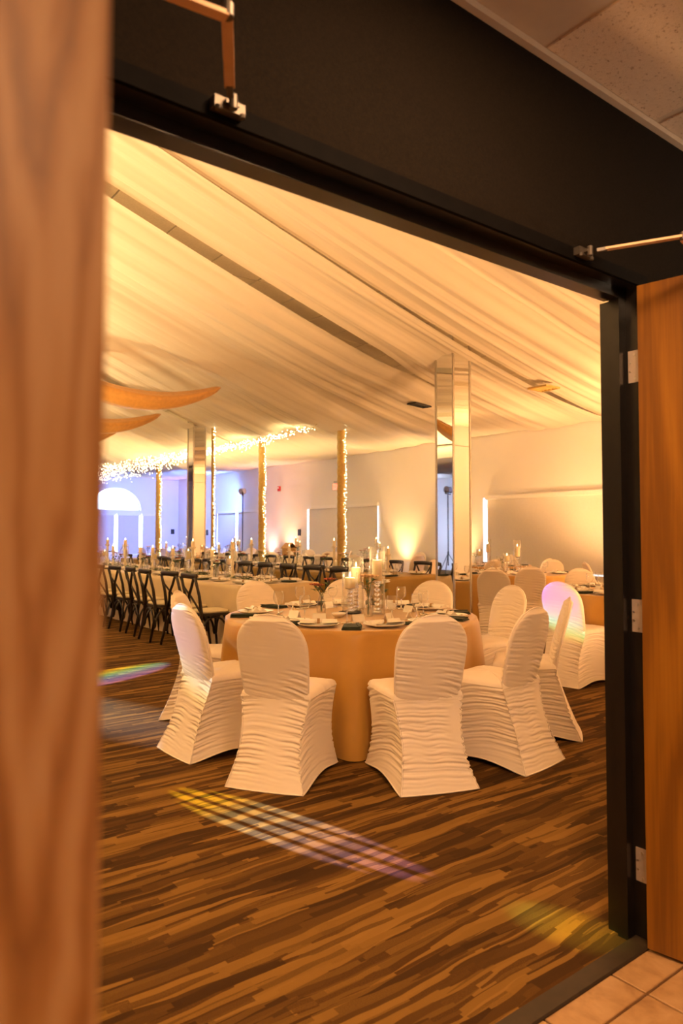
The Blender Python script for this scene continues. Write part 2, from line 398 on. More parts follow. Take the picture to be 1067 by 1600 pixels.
blind(False, 6.5, 10.60, BZ, 2.17, XR, 'wide cream roller blind on the right wall beside the door frame')
blind(False, 14.38, 17.60, BZ, 2.16, XR, 'grey roller blind on the wall behind the nearest wrapped gold pole')
blind(False, 20.55, 22.0, BZ, 2.16, XR, 'bluish roller blind right of the tall lamp stand')
blind(False, 22.12, 23.52, BZ, 2.16, XR, 'bluish roller blind left of the tall lamp stand')
blind(True, 7.6, 8.55, BZ, 2.13, YF, 'blue lit roller blind under the left part of the arched window')
blind(True, 8.6, 9.56, BZ, 2.13, YF, 'blue lit roller blind under the middle of the arched window')
blind(True, 9.67, 10.55, BZ, 2.13, YF, 'blue lit roller blind under the right part of the arched window')
blind(True, 10.66, 11.4, BZ, 2.13, YF, 'narrow mauve roller blind right of the arched window')

# lobby shell
LX0, LX1, LY0 = -3.2, 4.6, -3.6
lf = struct(MB().box(LX0, LX1, LY0, YD, -0.1, -0.012).build('floor_lobby', 'grout'))
TS = 0.333; tl = MB().bevbox(-TS / 2 + 0.004, TS / 2 - 0.004, -TS / 2 + 0.004, TS / 2 - 0.004, -0.012, 0.0, 0.002).mesh('floor_tile', 'beige_floor_tile')
half = MB().bevbox(-TS / 2 + 0.004, TS / 2 - 0.004, 1.158, 1.268, -0.012, 0.0, 0.002).mesh('floor_tile', 'beige_floor_tile')
for i in range(-4, 7):
    o = bpy.data.objects.new('floor_tile', half); col.objects.link(o); o.parent = lf; o.location = (2.008 + (i + 0.5) * TS, 0, 0)
    for j in range(7):
        o = bpy.data.objects.new('floor_tile', tl); col.objects.link(o); o.parent = lf
        o.location = (2.008 + (i + 0.5) * TS, 1.154 - (j + 0.5) * TS, 0)
struct(MB().bevbox(F0, F1, YD - 0.018, YD + 0.05, -0.01, 0.008, 0.004).build('trim_1', 'aluminium_strip'))
lc = struct(MB().box(LX0, LX1, LY0, YD, LOBBY_Z, LOBBY_Z + 0.1).build('ceiling_lobby', 'grid_metal'))
t2 = MB().bevbox(-0.305, 0.305, -0.60, 0.60, -0.016, 0.004, 0.006).mesh('ceiling_tile', 'speckled_ceiling_tile')
XT = [1.712 + k * 0.640 for k in range(-7, 5)]
def lob_tile(cx, y0, y1):
    o = MB().bevbox(-0.303, 0.303, y0, y1, -0.004, 0.006, 0.002).build('ceiling_tile', 'speckled_ceiling_tile', lc); o.location = (cx, 0, LOBBY_Z)
for k, x in enumerate(XT[:-1]):
    for (ya, yb) in ((0.07, 1.262), (-1.15, 0.04), (-2.37, -1.18)):
        cx = x + 0.32
        if cx < LX0 + 0.35 or cx > LX1 - 0.35: continue
        if any(abs(cx - lx) < 0.31 and ya < ly < yb for (lx, ly), _ in LOBBY_LAMPS):
            continue
        lob_tile(cx, ya, yb)
struct(MB().box(LX0, LX1, YD - 0.022, YD, LOBBY_Z - 0.022, LOBBY_Z - 0.002).build('trim_2', 'grid_metal'))
struct(MB().box(LX0 - 0.1, LX0, LY0, YD, 0, LOBBY_Z + 0.1).build('wall_lobby_left', 'white_paint'))
struct(MB().box(LX1, LX1 + 0.1, LY0, YD, 0, LOBBY_Z + 0.1).build('wall_lobby_right', 'white_paint'))
struct(MB().box(LX0 - 0.1, LX1 + 0.1, LY0 - 0.1, LY0, 0, LOBBY_Z + 0.1).build('wall_lobby_back', 'white_paint'))
for (lx, ly), p in LOBBY_LAMPS:
    e = empty('ceiling_panel_light', (lx, ly, LOBBY_Z))
    MB().box(-0.30, 0.30, -0.30, -0.26, -0.03, 0).box(-0.30, 0.30, 0.26, 0.30, -0.03, 0).box(-0.30, -0.26, -0.26, 0.26, -0.03, 0).box(0.26, 0.30, -0.26, 0.26, -0.03, 0).build('frame', 'white_trim', e)
    MB().box(-0.26, 0.26, -0.26, 0.26, -0.012, -0.004).build('diffuser', 'panel_glow', e)
    tag(e, 'square recessed light panel in the lobby ceiling ' + ('in front of the doorway' if ly > 0 else 'behind the photographer'), 'ceiling light')

def added_sconce(x, y, z, p, aim, label):  # unseen fixture added to brighten the lobby ceiling
    e = empty('added_sconce', (x, y, z))
    MB().bevbox(-0.012, 0.012, -0.06, 0.06, -0.10, 0.10, 0.004).build('back_plate', 'steel', e)
    rings = [[(-0.012 - r * math.sin(PI * j / 14), -r * math.cos(PI * j / 14), zz) for j in range(15)] for r, zz in ((0.06, -0.08), (0.10, 0.0), (0.12, 0.09))]
    MB().loft(rings, True, False, False).build('half_bowl', 'china', e, True)
    tag(e, label, 'wall light'); lamp('sconce_fill', 'SPOT', Vector((x - 0.06, y, z + 0.11)), Vector((x - 0.06, y, z + 0.11)) + Vector(aim), p, (1.0, 0.72, 0.46), spot=150, blend=0.6, radius=0.08)
added_sconce(LX1 - 0.013, -0.3, 1.85, 90, (-0.6, 0.25, 1), 'added half bowl fill light on the right lobby wall')
# door frame: stepped steel profile, swept around jambs and head
fr = empty('trim_3'); struct(fr)
m = MB(); yf = YD - 0.008
MB().box(RB0 - 0.045, RB0, yf, YD + 0.004, 0, ZR + 0.04).build('casing', 'matte_black', fr)
m.box(RB0 - 0.012, RB0, YD + 0.004, 1.335, 0, ZR).box(RB0 - 0.012, ST0, 1.335, YD2 - 0.028, 0, ZS).box(RB0 - 0.012, ST0 - 0.014, YD2 - 0.028, YD2 + 0.016, 0, ZS)
m.build('jamb', 'black_frame', fr)
m = MB()
MB().box(RB1, RB1 + 0.045, yf, YD + 0.004, 0, ZR + 0.04).build('casing', 'matte_black', fr)
m.box(RB1, RB1 + 0.012, YD + 0.004, 1.335, 0, ZR).box(ST1, RB1 + 0.012, 1.335, YD2 - 0.028, 0, ZS).box(ST1 + 0.014, RB1 + 0.012, YD2 - 0.028, YD2 + 0.016, 0, ZS)
m.build('jamb', 'black_frame', fr)
m = MB()
MB().box(RB0, RB1, yf, YD + 0.004, ZR, ZR + 0.04).build('casing', 'matte_black', fr)
m.box(RB0, RB1, YD + 0.004, 1.335, ZR, ZR + 0.012).box(RB0 - 0.01, RB1 + 0.01, 1.335, YD2 - 0.028, ZS, ZR + 0.012).box(RB0, RB1, YD2 - 0.028, YD2 + 0.016, ZS + 0.014, ZR + 0.012)
m.build('head', 'black_frame', fr)
# door leaves (local: hinge at origin, leaf along +x, hall face at +y)
LW, TH, LH = 0.962, 0.05, 2.183
def leaf(n, pivot, rz, flip):
    e = empty('door_%d' % n, pivot, rz); struct(e); s = -1 if flip else 1
    def X(a, b): return (a, b) if s > 0 else (-b, -a)
    x0, x1 = X(0.003, LW - 0.004); MB().box(x0, x1, 0.0012, TH - 0.0012, 0.012, LH).build('door_panel', 'oak_face', e)
    x0, x1 = X(LW - 0.004, LW); MB().box(x0, x1, 0, TH, 0.012, LH).build('edge_band', 'oak_edge', e)
    x0, x1 = X(0.002, LW - 0.004)
    MB().box(x0, x1, TH - 0.0012, TH, 0.012, LH).build('face_veneer', 'oak_face', e)
    MB().box(x0, x1, 0, 0.0012, 0.012, LH).build('face_veneer', 'oak_face', e)
    x0, x1 = X(0.10, 0.38); c = MB().bevbox(x0, x1, -0.055, -0.001, 2.085, 2.145, 0.006).build('closer_body', 'arm_metal', e)
    sx = s * 0.21; MB().lathe([(0.012, 0), (0.012, 0.05)], 12, (sx, -0.03, 2.145)).build('spindle', 'steel', c)
    return e
PHL, PHR = R(90 + 15.7), R(90 + 10.0)
PL, PR = (RB0, YD - 0.012, 0), (RB1, YD - 0.012, 0)
dl = leaf(1, PL, -PHL, False); dr = leaf(2, PR, PHR, True)
# hinges on the right jamb (plate with four screws and a knuckle)
for zc in (1.925, 1.075, 0.247):
    h = MB().box(RB1 - 0.003, RB1 - 0.0002, YD + 0.002, 1.325, zc - 0.055, zc + 0.055).build('hinge', 'hinge_metal', fr)
    k = MB()
    for (yy, dz) in ((1.302, 0.04), (1.318, 0.014), (1.318, -0.016), (1.301, -0.042)):
        k = MB(); k.v = []; k.add([(RB1 - 0.0045, yy + 0.004 * math.cos(a), zc + dz + 0.004 * math.sin(a)) for a in [2 * PI * q / 10 for q in range(10)]] + [(RB1 - 0.003, yy + 0.004 * math.cos(a), zc + dz + 0.004 * math.sin(a)) for a in [2 * PI * q / 10 for q in range(10)]],
              [tuple(range(9, -1, -1))] + [(q, (q + 1) % 10, 10 + (q + 1) % 10, 10 + q) for q in range(10)])
        k.build('screw', 'silver', h)
    MB().lathe([(0.006, -0.055), (0.006, 0.055)], 10, (RB1 - 0.002, YD - 0.012, zc)).build('knuckle', 'hinge_metal', h)
# closer arms: shoe on the head, forearm, elbow, main arm to the spindle
def closer(mir, n, label):
    cx = (RB0 + RB1) / 2
    M = (lambda p: (2 * cx - p[0], p[1], p[2])) if mir else (lambda p: p)
    leafo = dr if mir else dl; ang = PHR if mir else -PHL; pv = PR if mir else PL
    s = -1 if mir else 1
    sp = (pv[0] + math.cos(ang) * s * 0.21 + math.sin(ang) * 0.03, pv[1] + math.sin(ang) * s * 0.21 - math.cos(ang) * 0.03, 2.20)
    shoe = M((0.672, YD - 0.03, 2.222)); elbow = M((0.515, 1.03, 2.236)) if mir else (0.552, 1.045, 2.236)
    e = empty('closer_arm', shoe); O = Vector(shoe)
    def L(p): return tuple(Vector(p) - O)
    MB().box(-0.035, 0.035, 0.0, 0.022, -0.012, 0.012).bar((0.0, -0.012, 0.0), (0.0, 0.004, 0), 0.03, 0.008).build('shoe_bracket', 'steel', e)
    MB().lathe([(0.009, -0.014), (0.009, 0.014)], 10, (0, -0.012, 0)).build('pivot_pin', 'steel', e)
    for dx in (-0.028, 0.028): MB().lathe([(0.006, -0.018), (0.006, -0.010)], 8, (dx, 0.0, 0)).build('screw', 'steel', e)
    d = (Vector(elbow) - O).normalized()
    MB().bar(d * 0.03, d * 0.06, 0.013, 0.010).build('rod_end', 'steel', e)
    MB().bar(d * 0.055, Vector(elbow) - O, 0.020, 0.007).build('forearm', 'arm_metal', e)
    MB().lathe([(0.012, -0.010), (0.012, 0.012)], 12, L(elbow)).build('elbow_pin', 'steel', e)
    up = Vector((0, 0, -0.009))
    MB().bar(Vector(elbow) - O + up, Vector(sp) - O + Vector((0, 0, 0.022)), 0.022, 0.008).build('main_arm', 'arm_metal', e)
    MB().lathe([(0.016, -0.012), (0.016, 0.03)], 12, L(sp)).build('arm_boss', 'steel', e)
    tag(e, label, 'door closer')
closer(False, 1, 'metal door closer arm hanging over the left oak door leaf')
closer(True, 2, 'metal door closer arm over the right oak door leaf')

# ------------------------------------------------------------------ ceiling drapes: sheer panels fanning out to the walls
FC = Vector((-4.1, 1.6))
def wall_dist(th):
    dx, dy = math.cos(th), math.sin(th); t = 1e9
    if dx > 1e-4: t = min(t, (XR - 0.02 - FC.x) / dx)
    if dx < -1e-4: t = min(t, (XL + 0.02 - FC.x) / dx)
    if dy > 1e-4: t = min(t, (YF - 0.02 - FC.y) / dy)
    if dy < -1e-4: t = min(t, (YD2 + 0.02 - FC.y) / dy)
    return t
def drape(t0, t1, seed, sag, pinch0, pinch1, nu=84, nv=56, label='', group=None):
    rnd = random.Random(seed); ph = [rnd.uniform(0, 6.28) for _ in range(8)]
    r0 = 0.5
    tm = (t0 + t1) / 2; Lm = wall_dist(tm)
    def fn(u, v):
        # u across, v along; the edges are gathered inwards in the middle of the span
        g = math.sin(PI * min(1, v * 1.04)) ** 0.8
        sm = lambda q: max(0.0, min(1.0, q)) ** 2 * (3 - 2 * max(0.0, min(1.0, q)))
        gg = sm((v - 0.17) / 0.36) * (1 - sm((v - 0.55) / 0.07))
        a0 = t0 + (t1 - t0) * pinch0 * gg; a1 = t1 - (t1 - t0) * pinch1 * gg
        uu = u + 0.010 * math.sin(3 * PI * u + ph[0] + 2.0 * v) 
        th = a0 + (a1 - a0) * uu
        L = min(wall_dist(th), wall_dist(t0 + (t1 - t0) * u))
        r = r0 + (L - r0) * v
        s = sag * (4 * v * (1 - v)) * (0.82 + 0.25 * math.sin(PI * u)) 
        # folds: broad rolls plus fine gathers, widest in mid span
        width = r * abs(t1 - t0)
        q = seed * 3.7
        f = 0.10 * mnoise.noise(Vector((2.6 * u + q, 0.5 * v, q))) + 0.050 * mnoise.noise(Vector((6.5 * u + 0.8 * v + q, 0.9 * v, 5 + q))) + 0.013 * mnoise.noise(Vector((17 * u - 1.4 * v + q, 1.2 * v, 9 + q))) + 0.003 * mnoise.noise(Vector((44 * u + 2 * v + q, 2 * v, 11)))
        edge = 0.10 * (math.exp(-u / 0.05) + math.exp(-(1 - u) / 0.05))
        z = 3.85 - 0.30 * v - s + f * min(1.4, width / 1.0) * (0.45 + 0.55 * g) - edge * (0.2 + 0.8 * g) * 0.35
        return (FC.x + r * math.cos(th), FC.y + r * math.sin(th), min(z, ZC - 0.03))
    o = MB().grid(fn, nu, nv).build('ceiling_drape', 'sheer_fabric', None, 'all')
    return tag(o, label, 'drape', group)
edges = [-1.0, 7.0, 14.0, 20.0, 25.6, 33.0, 40.0, 47.0, 54.0, 61.5, 70.0, 80.0, 92.0, 108.0, 126.0, 150.0]
GAP = {3: (0.02, 0.03), 4: (0.07, 0.10), 2: (0.03, 0.0)}
for k in range(len(edges) - 1):
    p0 = {4: 0.055, 6: 0.03, 2: 0.02}.get(k, 0.0); p1 = {3: 0.065, 5: 0.04, 1: 0.02}.get(k, 0.0)
    drape(R(edges[k] - 0.15), R(edges[k + 1] + 0.15), 10 + k, 0.34 + 0.05 * math.sin(k * 1.9), p0, p1,
          label=(['sheer drape panel along the top of the doorway view', 'second sheer drape panel below the door header', 'sheer drape panel right of the mirrored column top', 'sheer drape panel above the mirrored column', 'sheer drape panel left of the mirrored column top', 'sheer drape panel running to the nearest wrapped pole', 'sheer drape panel left of the nearest wrapped pole', 'sheer drape panel above the gold swags', 'sheer drape panel over the light garland', 'sheer drape panel toward the arched window'] + ['sheer drape panel hidden behind the left door leaf'] * 9)[k], group='sheer ceiling drapes')

def under_drape(x, y):
    d = Vector((x, y)) - FC; v = d.length / wall_dist(math.atan2(d.y, d.x)); return 3.85 - 0.30 * v - 0.40 * 4 * v * (1 - v)
def ceiling_vent(x, y, w, l, rz, slat, face, label):
    e = empty('ceiling_vent', (x, y, under_drape(x, y) - 0.035), rz)
    MB().box(-w / 2, w / 2, -l / 2, -l / 2 + 0.02, 0, 0.02).box(-w / 2, w / 2, l / 2 - 0.02, l / 2, 0, 0.02).box(-w / 2, -w / 2 + 0.02, -l / 2 + 0.02, l / 2 - 0.02, 0, 0.02).box(w / 2 - 0.02, w / 2, -l / 2 + 0.02, l / 2 - 0.02, 0, 0.02).build('frame', face, e)
    MB().box(-w / 2 + 0.01, w / 2 - 0.01, -l / 2 + 0.01, l / 2 - 0.01, 0.02, 0.026).build('backing', slat, e)
    n = int(l / 0.06)
    for k in range(1, n): MB().box(-w / 2 + 0.02, w / 2 - 0.02, -l / 2 + l * k / n - 0.004, -l / 2 + l * k / n + 0.004, 0.004, 0.018).build('slat', face, e)
    MB().box(-0.01, 0.01, -0.01, 0.01, 0.026, 0.06).build('hanger', face, e)
    tag(e, label, 'vent')
ceiling_vent(7.30, 7.66, 0.42, 0.16, R(12), 'black_gap', 'black_plastic', 'black slotted air vent in the drapes left of the mirrored column')
ceiling_vent(7.80, 5.80, 0.30, 0.30, 0, 'hall_tile', 'gold_wrap', 'tan square air vent in the drapes right of the mirrored column')
# ------------------------------------------------------------------ gold swags hung under the drapes
def swag(p0, p1, sag, wid, label):
    a = Vector(p0); b = Vector(p1); n = 40; k = 22; rings = []
    d = (b - a); side = Vector((-d.y, d.x, 0)).normalized()
    for i in range(n + 1):
        v = i / n; c = a + d * v + Vector((0, 0, -sag * 4 * v * (1 - v)))
        wv = wid * (0.12 + 0.88 * math.sin(PI * v) ** 0.55)
        ring = []
        for j in range(k):
            t = 2 * PI * j / k
            rr = 1 + 0.10 * math.sin(5 * t + 1.0) + 0.05 * math.sin(11 * t)
            ring.append(c + side * (wv * 0.5 * math.cos(t) * rr) + Vector((0, 0, wv * 0.30 * math.sin(t) * rr)))
        rings.append(ring)
    o = MB().loft(rings, True, True).build('gold_swag', 'gold_drape', None, 'all')
    return tag(o, label, 'drape', 'gold swags under the ceiling')
swag((3.98, 7.65, 3.12), (1.75, 7.75, 3.30), 0.34, 0.36, 'nearest of the gold fabric swags hanging under the ceiling at left')
swag((4.17, 9.9, 3.12), (1.95, 10.0, 3.30), 0.34, 0.36, 'second gold fabric swag hanging under the ceiling at left')
swag((4.23, 11.8, 3.12), (2.05, 11.9, 3.30), 0.34, 0.36, 'farthest gold fabric swag peeking past the left door edge')

# ------------------------------------------------------------------ mirrored square columns and wrapped poles
def mirror_column(x, y, w, label):
    e = empty('mirror_column', (x, y, 0)); h = w / 2; H = 3.6
    MB().box(-h + 0.012, h - 0.012, -h + 0.012, h - 0.012, 0, H).build('core', 'white_paint', e)
    for (z0, z1) in ((0.0, 2.34), (2.344, H)):
        MB().box(-h, -h + 0.010, -h + 0.008, h - 0.008, z0, z1).build('mirror_panel', 'mirror', e)
        MB().box(-h + 0.008, h - 0.008, -h, -h + 0.010, z0, z1).build('mirror_panel', 'mirror', e)
        MB().box(h - 0.010, h, -h + 0.008, h - 0.008, z0, z1).build('mirror_panel', 'mirror', e)
        MB().box(-h + 0.008, h - 0.008, h - 0.010, h, z0, z1).build('mirror_panel', 'mirror', e)
    for sx in (-1, 1):
        for sy in (-1, 1): MB().box(sx * h - 0.009, sx * h + 0.009, sy * h - 0.009, sy * h + 0.009, 0, H).build('corner_trim', 'silver', e)
    tag(e, label, 'column')
mirror_column(5.88, 5.62, 0.27, 'square mirrored column rising behind the gold round table')
mirror_column(6.0, 12.47, 0.25, 'far square mirrored column left of the wrapped poles')
def bulbs(pts, name, parent, r=0.006, seg=5):
    m = MB()
    for p in pts:
        x, y, z = p; rr = r * random.Random(hash((round(x, 4), round(y, 4)))).uniform(0.8, 1.3)
        m.add([(x + rr, y, z), (x - rr, y, z), (x, y + rr, z), (x, y - rr, z), (x, y, z + rr), (x, y, z - rr)],
              [(0, 2, 4), (2, 1, 4), (1, 3, 4), (3, 0, 4), (2, 0, 5), (1, 2, 5), (3, 1, 5), (0, 3, 5)])
    o = m.build(name, 'fairy', parent); o['kind'] = 'stuff'; return o
def pole(x, y, rad, label, side, seed):
    rnd = random.Random(seed); H = 3.5
    e = empty('wrapped_pole', (x, y, 0)); n = 90; rings = []
    for i in range(n + 1):
        z = H * i / n
        rings.append([((rad * (1 + 0.06 * math.sin(z * 38 + t * 2 + 0.7 * math.sin(z * 9)))) * math.cos(t), (rad * (1 + 0.06 * math.sin(z * 38 + t * 2 + 0.7 * math.sin(z * 9)))) * math.sin(t), z) for t in [2 * PI * j / 14 for j in range(14)]])
    MB().loft(rings, True, True).build('wrapped_shaft', 'gold_wrap', e, 'all')
    MB().lathe([(rad * 1.7, 0), (rad * 1.7, 0.02), (rad * 1.2, 0.05)], 20).build('base_plate', 'black_plastic', e)
    tag(e, label, 'pole', 'gold wrapped poles')
    s = empty('string_lights', (x, y, 0)); pts = []; wire = []
    for i in range(120):
        z = 0.5 + (H - 0.5) * i / 120; a = side + 0.25 * math.sin(z * 5.5) + rnd.uniform(-0.45, 0.45); q = rad * 1.10 + rnd.uniform(0, 0.022)
        pts.append((q * math.cos(a), q * math.sin(a), z + rnd.uniform(-0.02, 0.02)))
    bulbs(pts, 'light_bulbs', s, 0.0075)
    MB().tube([((rad * 1.09) * math.cos(side + 0.25 * math.sin(z * 5.5)), (rad * 1.09) * math.sin(side + 0.25 * math.sin(z * 5.5)), z) for z in [0.5 + 3.0 * k / 80 for k in range(81)]], 0.003, 5).build('wire', 'gold_wrap', s)
    tag(s, 'fairy light string wound up ' + label.split(',')[0], 'string lights')
pole(8.24, 10.83, 0.078, 'gold wrapped pole nearest the exit sign', R(-60), 1)
pole(8.05, 13.47, 0.075, 'gold wrapped pole beside the tall lamp stand', R(-70), 2)
pole(8.33, 19.85, 0.075, 'thin gold wrapped pole beside the arched window', R(-60), 3)
pole(6.28, 12.35, 0.028, 'slender lit pole next to the far mirrored column', R(-60), 4)
# fairy light garland along the ceiling, thickening to the left
def garland():
    rnd = random.Random(5); e = empty('light_garland', (7.2, 10.2, 3.2))
    key = [(7.22, 10.19, 3.28), (7.44, 12.7, 3.26), (7.15, 15.06, 3.20), (7.06, 18.35, 3.16), (7.0, 22.1, 3.18)]
    def at(t):
        f = t * (len(key) - 1); i = min(int(f), len(key) - 2); f -= i
        return Vector(key[i]).lerp(Vector(key[i + 1]), f)
    pts = []; O = Vector((7.2, 10.2, 3.2))
    for i in range(1500):
        t = rnd.random() ** 0.62; p = at(t); th = 0.04 + 0.28 * max(0, (t - 0.42)) 
        p = p + Vector((rnd.gauss(0, th * 1.1), rnd.gauss(0, 0.06), rnd.gauss(0, th)))
        p.z = min(p.z, 3.34); pts.append(tuple(p - O))
    bulbs(pts, 'light_bulbs', e, 0.008)
    MB().tube([at(k / 60) + Vector((0.03 * math.sin(k), 0, 0.03 * math.cos(k * 1.7))) - O for k in range(61)], 0.006, 5).build('wire', 'gold_wrap', e)
    tag(e, 'glowing fairy light garland swagged along the ceiling', 'string lights')
    for t in (0.1, 0.3, 0.5, 0.7, 0.9):
        p = at(t); l = lamp('garland_glow', 'POINT', p + Vector((0, 0, -0.12)), (0, 0, 0), 5, (1.0, 0.72, 0.3), radius=0.12)
garland()

# ------------------------------------------------------------------ fabric wrinkle helper
def wr(x, y, z): return mnoise.noise(Vector((x, y, z)))
# ------------------------------------------------------------------ banquet chair in a ruched stretch cover (faces +y)
def make_cover_chair(seed):
    def make():
        e = empty('banquet_chair')
        sd = seed * 7.3
        def ruche(a, z, side):
            # a: position across the panel -1..1, z height; gathers run across the panel, deeper near the seams
            env = 0.42 + 0.58 * abs(a) ** 1.3
            ph = 175 * z + 3.4 * wr(a * 0.9 + sd, z * 3.2, side * 3.1) + 2.6 * a * a + 2.4 * a * (1 if side % 2 else -1)
            w1 = abs(math.sin(ph * 0.5)); w2 = abs(math.sin(ph * 0.83 + 1.3 + 2 * wr(a * 2, z * 7 + sd, side)))
            gate = max(0.0, min(1.0, 0.55 + 1.4 * wr(a * 1.1 + 5, z * 6 + sd, side * 1.7 + 2)))
            return -0.0150 * env * gate * ((1 - w1) ** 1.6 + 0.7 * (1 - w2) ** 1.8)
        # ---- skirt: rings from the hem to the seat
        NZ = 110; per = []
        nb, ns = 34, 40
        def ring(t):
            z = 0.004 + t * 0.456
            yb = -0.195 - 0.150 * (1 - t) ** 1.35; yfr = 0.235 - 0.035 * math.sin(PI * t) * 0.6 - 0.01 * t
            hw = 0.222 - 0.030 * math.sin(PI * t) * (0.9) - 0.004 * t
            hwb = 0.222 - 0.036 * math.sin(PI * min(1, t * 1.0)) - 0.016 * t
            pts = []
            lift = 0.0
            for j in range(nb):   # rear, from left to right (seen from behind: x from -hwb to hwb)
                a = -1 + 2 * j / nb; fade = min(1, t / 0.28) ** 1.3
                o = ruche(a, z, 1) * fade + 0.004 * (1 - a * a)
                pts.append((hwb * a, yb - o - 0.008 * (1 - a * a) * (1 - t), z))
            for j in range(ns):   # right side, rear to front
                a = -1 + 2 * j / ns; u = (a + 1) / 2; fade = min(1, t / 0.2)
                x = hwb + (hw - hwb) * u; o = ruche(a, z + 0.05 * u, 2) * fade * 1.0
                zz = z + (1 - t) * 0.035 * math.sin(PI * u) ** 1.5
                pts.append((x + o - 0.014 * math.sin(PI * u) * math.sin(PI * t), yb + (yfr - yb) * u, zz))
            for j in range(nb):   # front, right to left
                a = -1 + 2 * j / nb; o = ruche(a, z, 3) * min(1, t / 0.2)
                pts.append((-hw * a, yfr + o, z + (1 - t) * 0.03 * (1 - a * a)))
            for j in range(ns):   # left side, front to rear
                a = -1 + 2 * j / ns; u = 1 - (a + 1) / 2; fade = min(1, t / 0.2)
                x = hwb + (hw - hwb) * u; o = ruche(a, z + 0.05 * u, 4) * fade
                zz = z + (1 - t) * 0.035 * math.sin(PI * u) ** 1.5
                pts.append((-(x + o - 0.014 * math.sin(PI * u) * math.sin(PI * t)), yb + (yfr - yb) * u, zz))
            return pts
        rings = [ring(i / NZ) for i in range(NZ + 1)]
        MB().loft(rings).build('skirt_cover', 'ivory_spandex', e, 'all')
        # ---- seat: domed top closing the skirt
        top = rings[-1]; cx, cy = 0, 0.035; rr = [top]
        for k, (s, z) in enumerate(((0.985, 0.475), (0.95, 0.488), (0.88, 0.496), (0.7, 0.503), (0.4, 0.507), (0.05, 0.508))):
            rr.append([(cx + (p[0] - cx) * s, cy + (p[1] - cy) * s, z + 0.0015 * math.sin(30 * p[0] + 20 * p[1])) for p in top])
        MB().loft(rr, False, True).build('seat_cover', 'ivory_spandex', e, 'all')
        # ---- hem piping along the floor and the rear seams
        hem = rings[0]
        MB().tube([hem[j] for j in range(0, len(hem), 2)] + [hem[0]], 0.0045, 5).build('hem', 'ivory_spandex', e, 'all')
        for q in (0, nb):
            MB().tube([rings[i][q] for i in range(0, NZ + 1, 2)], 0.004, 5).build('seam', 'ivory_spandex', e, 'all')
        # ---- back: arched padded panel leaning backwards
        NV, NU = 120, 96; brs = []
        def W(v):
            base = 0.183 + 0.022 * math.sin(PI * min(1, v / 0.62) * 0.5)
            if v > 0.60: base *= (max(0.0, 1 - ((v - 0.60) / 0.40) ** 2.3)) ** 0.52
            return max(base, 0.004)
        for i in range(NV + 1):
            v = (i / NV); v = 1 - (1 - v) ** 1.25
            z = 0.42 + 0.50 * v; yc = -0.165 - 0.10 * v - 0.03 * v * v
            wv = W(v); T = 0.030 * (0.25 + 0.75 * min(1.0, wv / 0.12)) * (1.0 if v < 0.93 else max(0.25, (1 - v) / 0.07))
            r = []
            for j in range(NU):
                t = 2 * PI * j / NU; c_, s_ = math.cos(t), math.sin(t)
                x = wv * math.copysign(abs(c_) ** 0.75, c_); yy = T * math.copysign(abs(s_) ** 0.55, s_)
                a = x / wv if wv > 0.01 else 0
                low = max(0.0, min(1.0, (0.74 - v) / 0.30))
                low = max(low, 0.9 * max(0, abs(a) - 0.25) * (1 if v < 0.93 else 0) * (1.0 if a > 0 else 0.35))
                o = ruche(a, z + 0.045 * a * (0.5 - v) + 0.02 * a, 5 if s_ < 0 else 6) * low * 1.15
                r.append((x, yc + yy - math.copysign(1, s_) * -o * (abs(s_) ** 0.5), z))
            brs.append(r)
        MB().loft(brs, False, True).build('back_cover', 'ivory_spandex', e, 'all')
        # piping around the back outline
        pl = []
        idx = 0
        for i in range(2, NV + 1): pl.append(brs[i][0])
        for i in range(NV, 1, -1): pl.append(brs[i][NU // 2])
        MB().tube(pl, 0.005, 5).build('piping', 'ivory_spandex', e, 'all')
        return e
    return make
cover_chairs = [Proto(make_cover_chair(1)), Proto(make_cover_chair(2))]
REAR = 0.345
def chair_at(cx, cy, ang, r_rear, label, group, k=0):
    """a chair whose rear hem is r_rear from the table centre, in direction ang (deg), facing the centre"""
    a = R(ang); d = r_rear - REAR
    return cover_chairs[k % 2]((cx + d * math.cos(a), cy + d * math.sin(a), 0), a + PI / 2, label, 'chair', group)

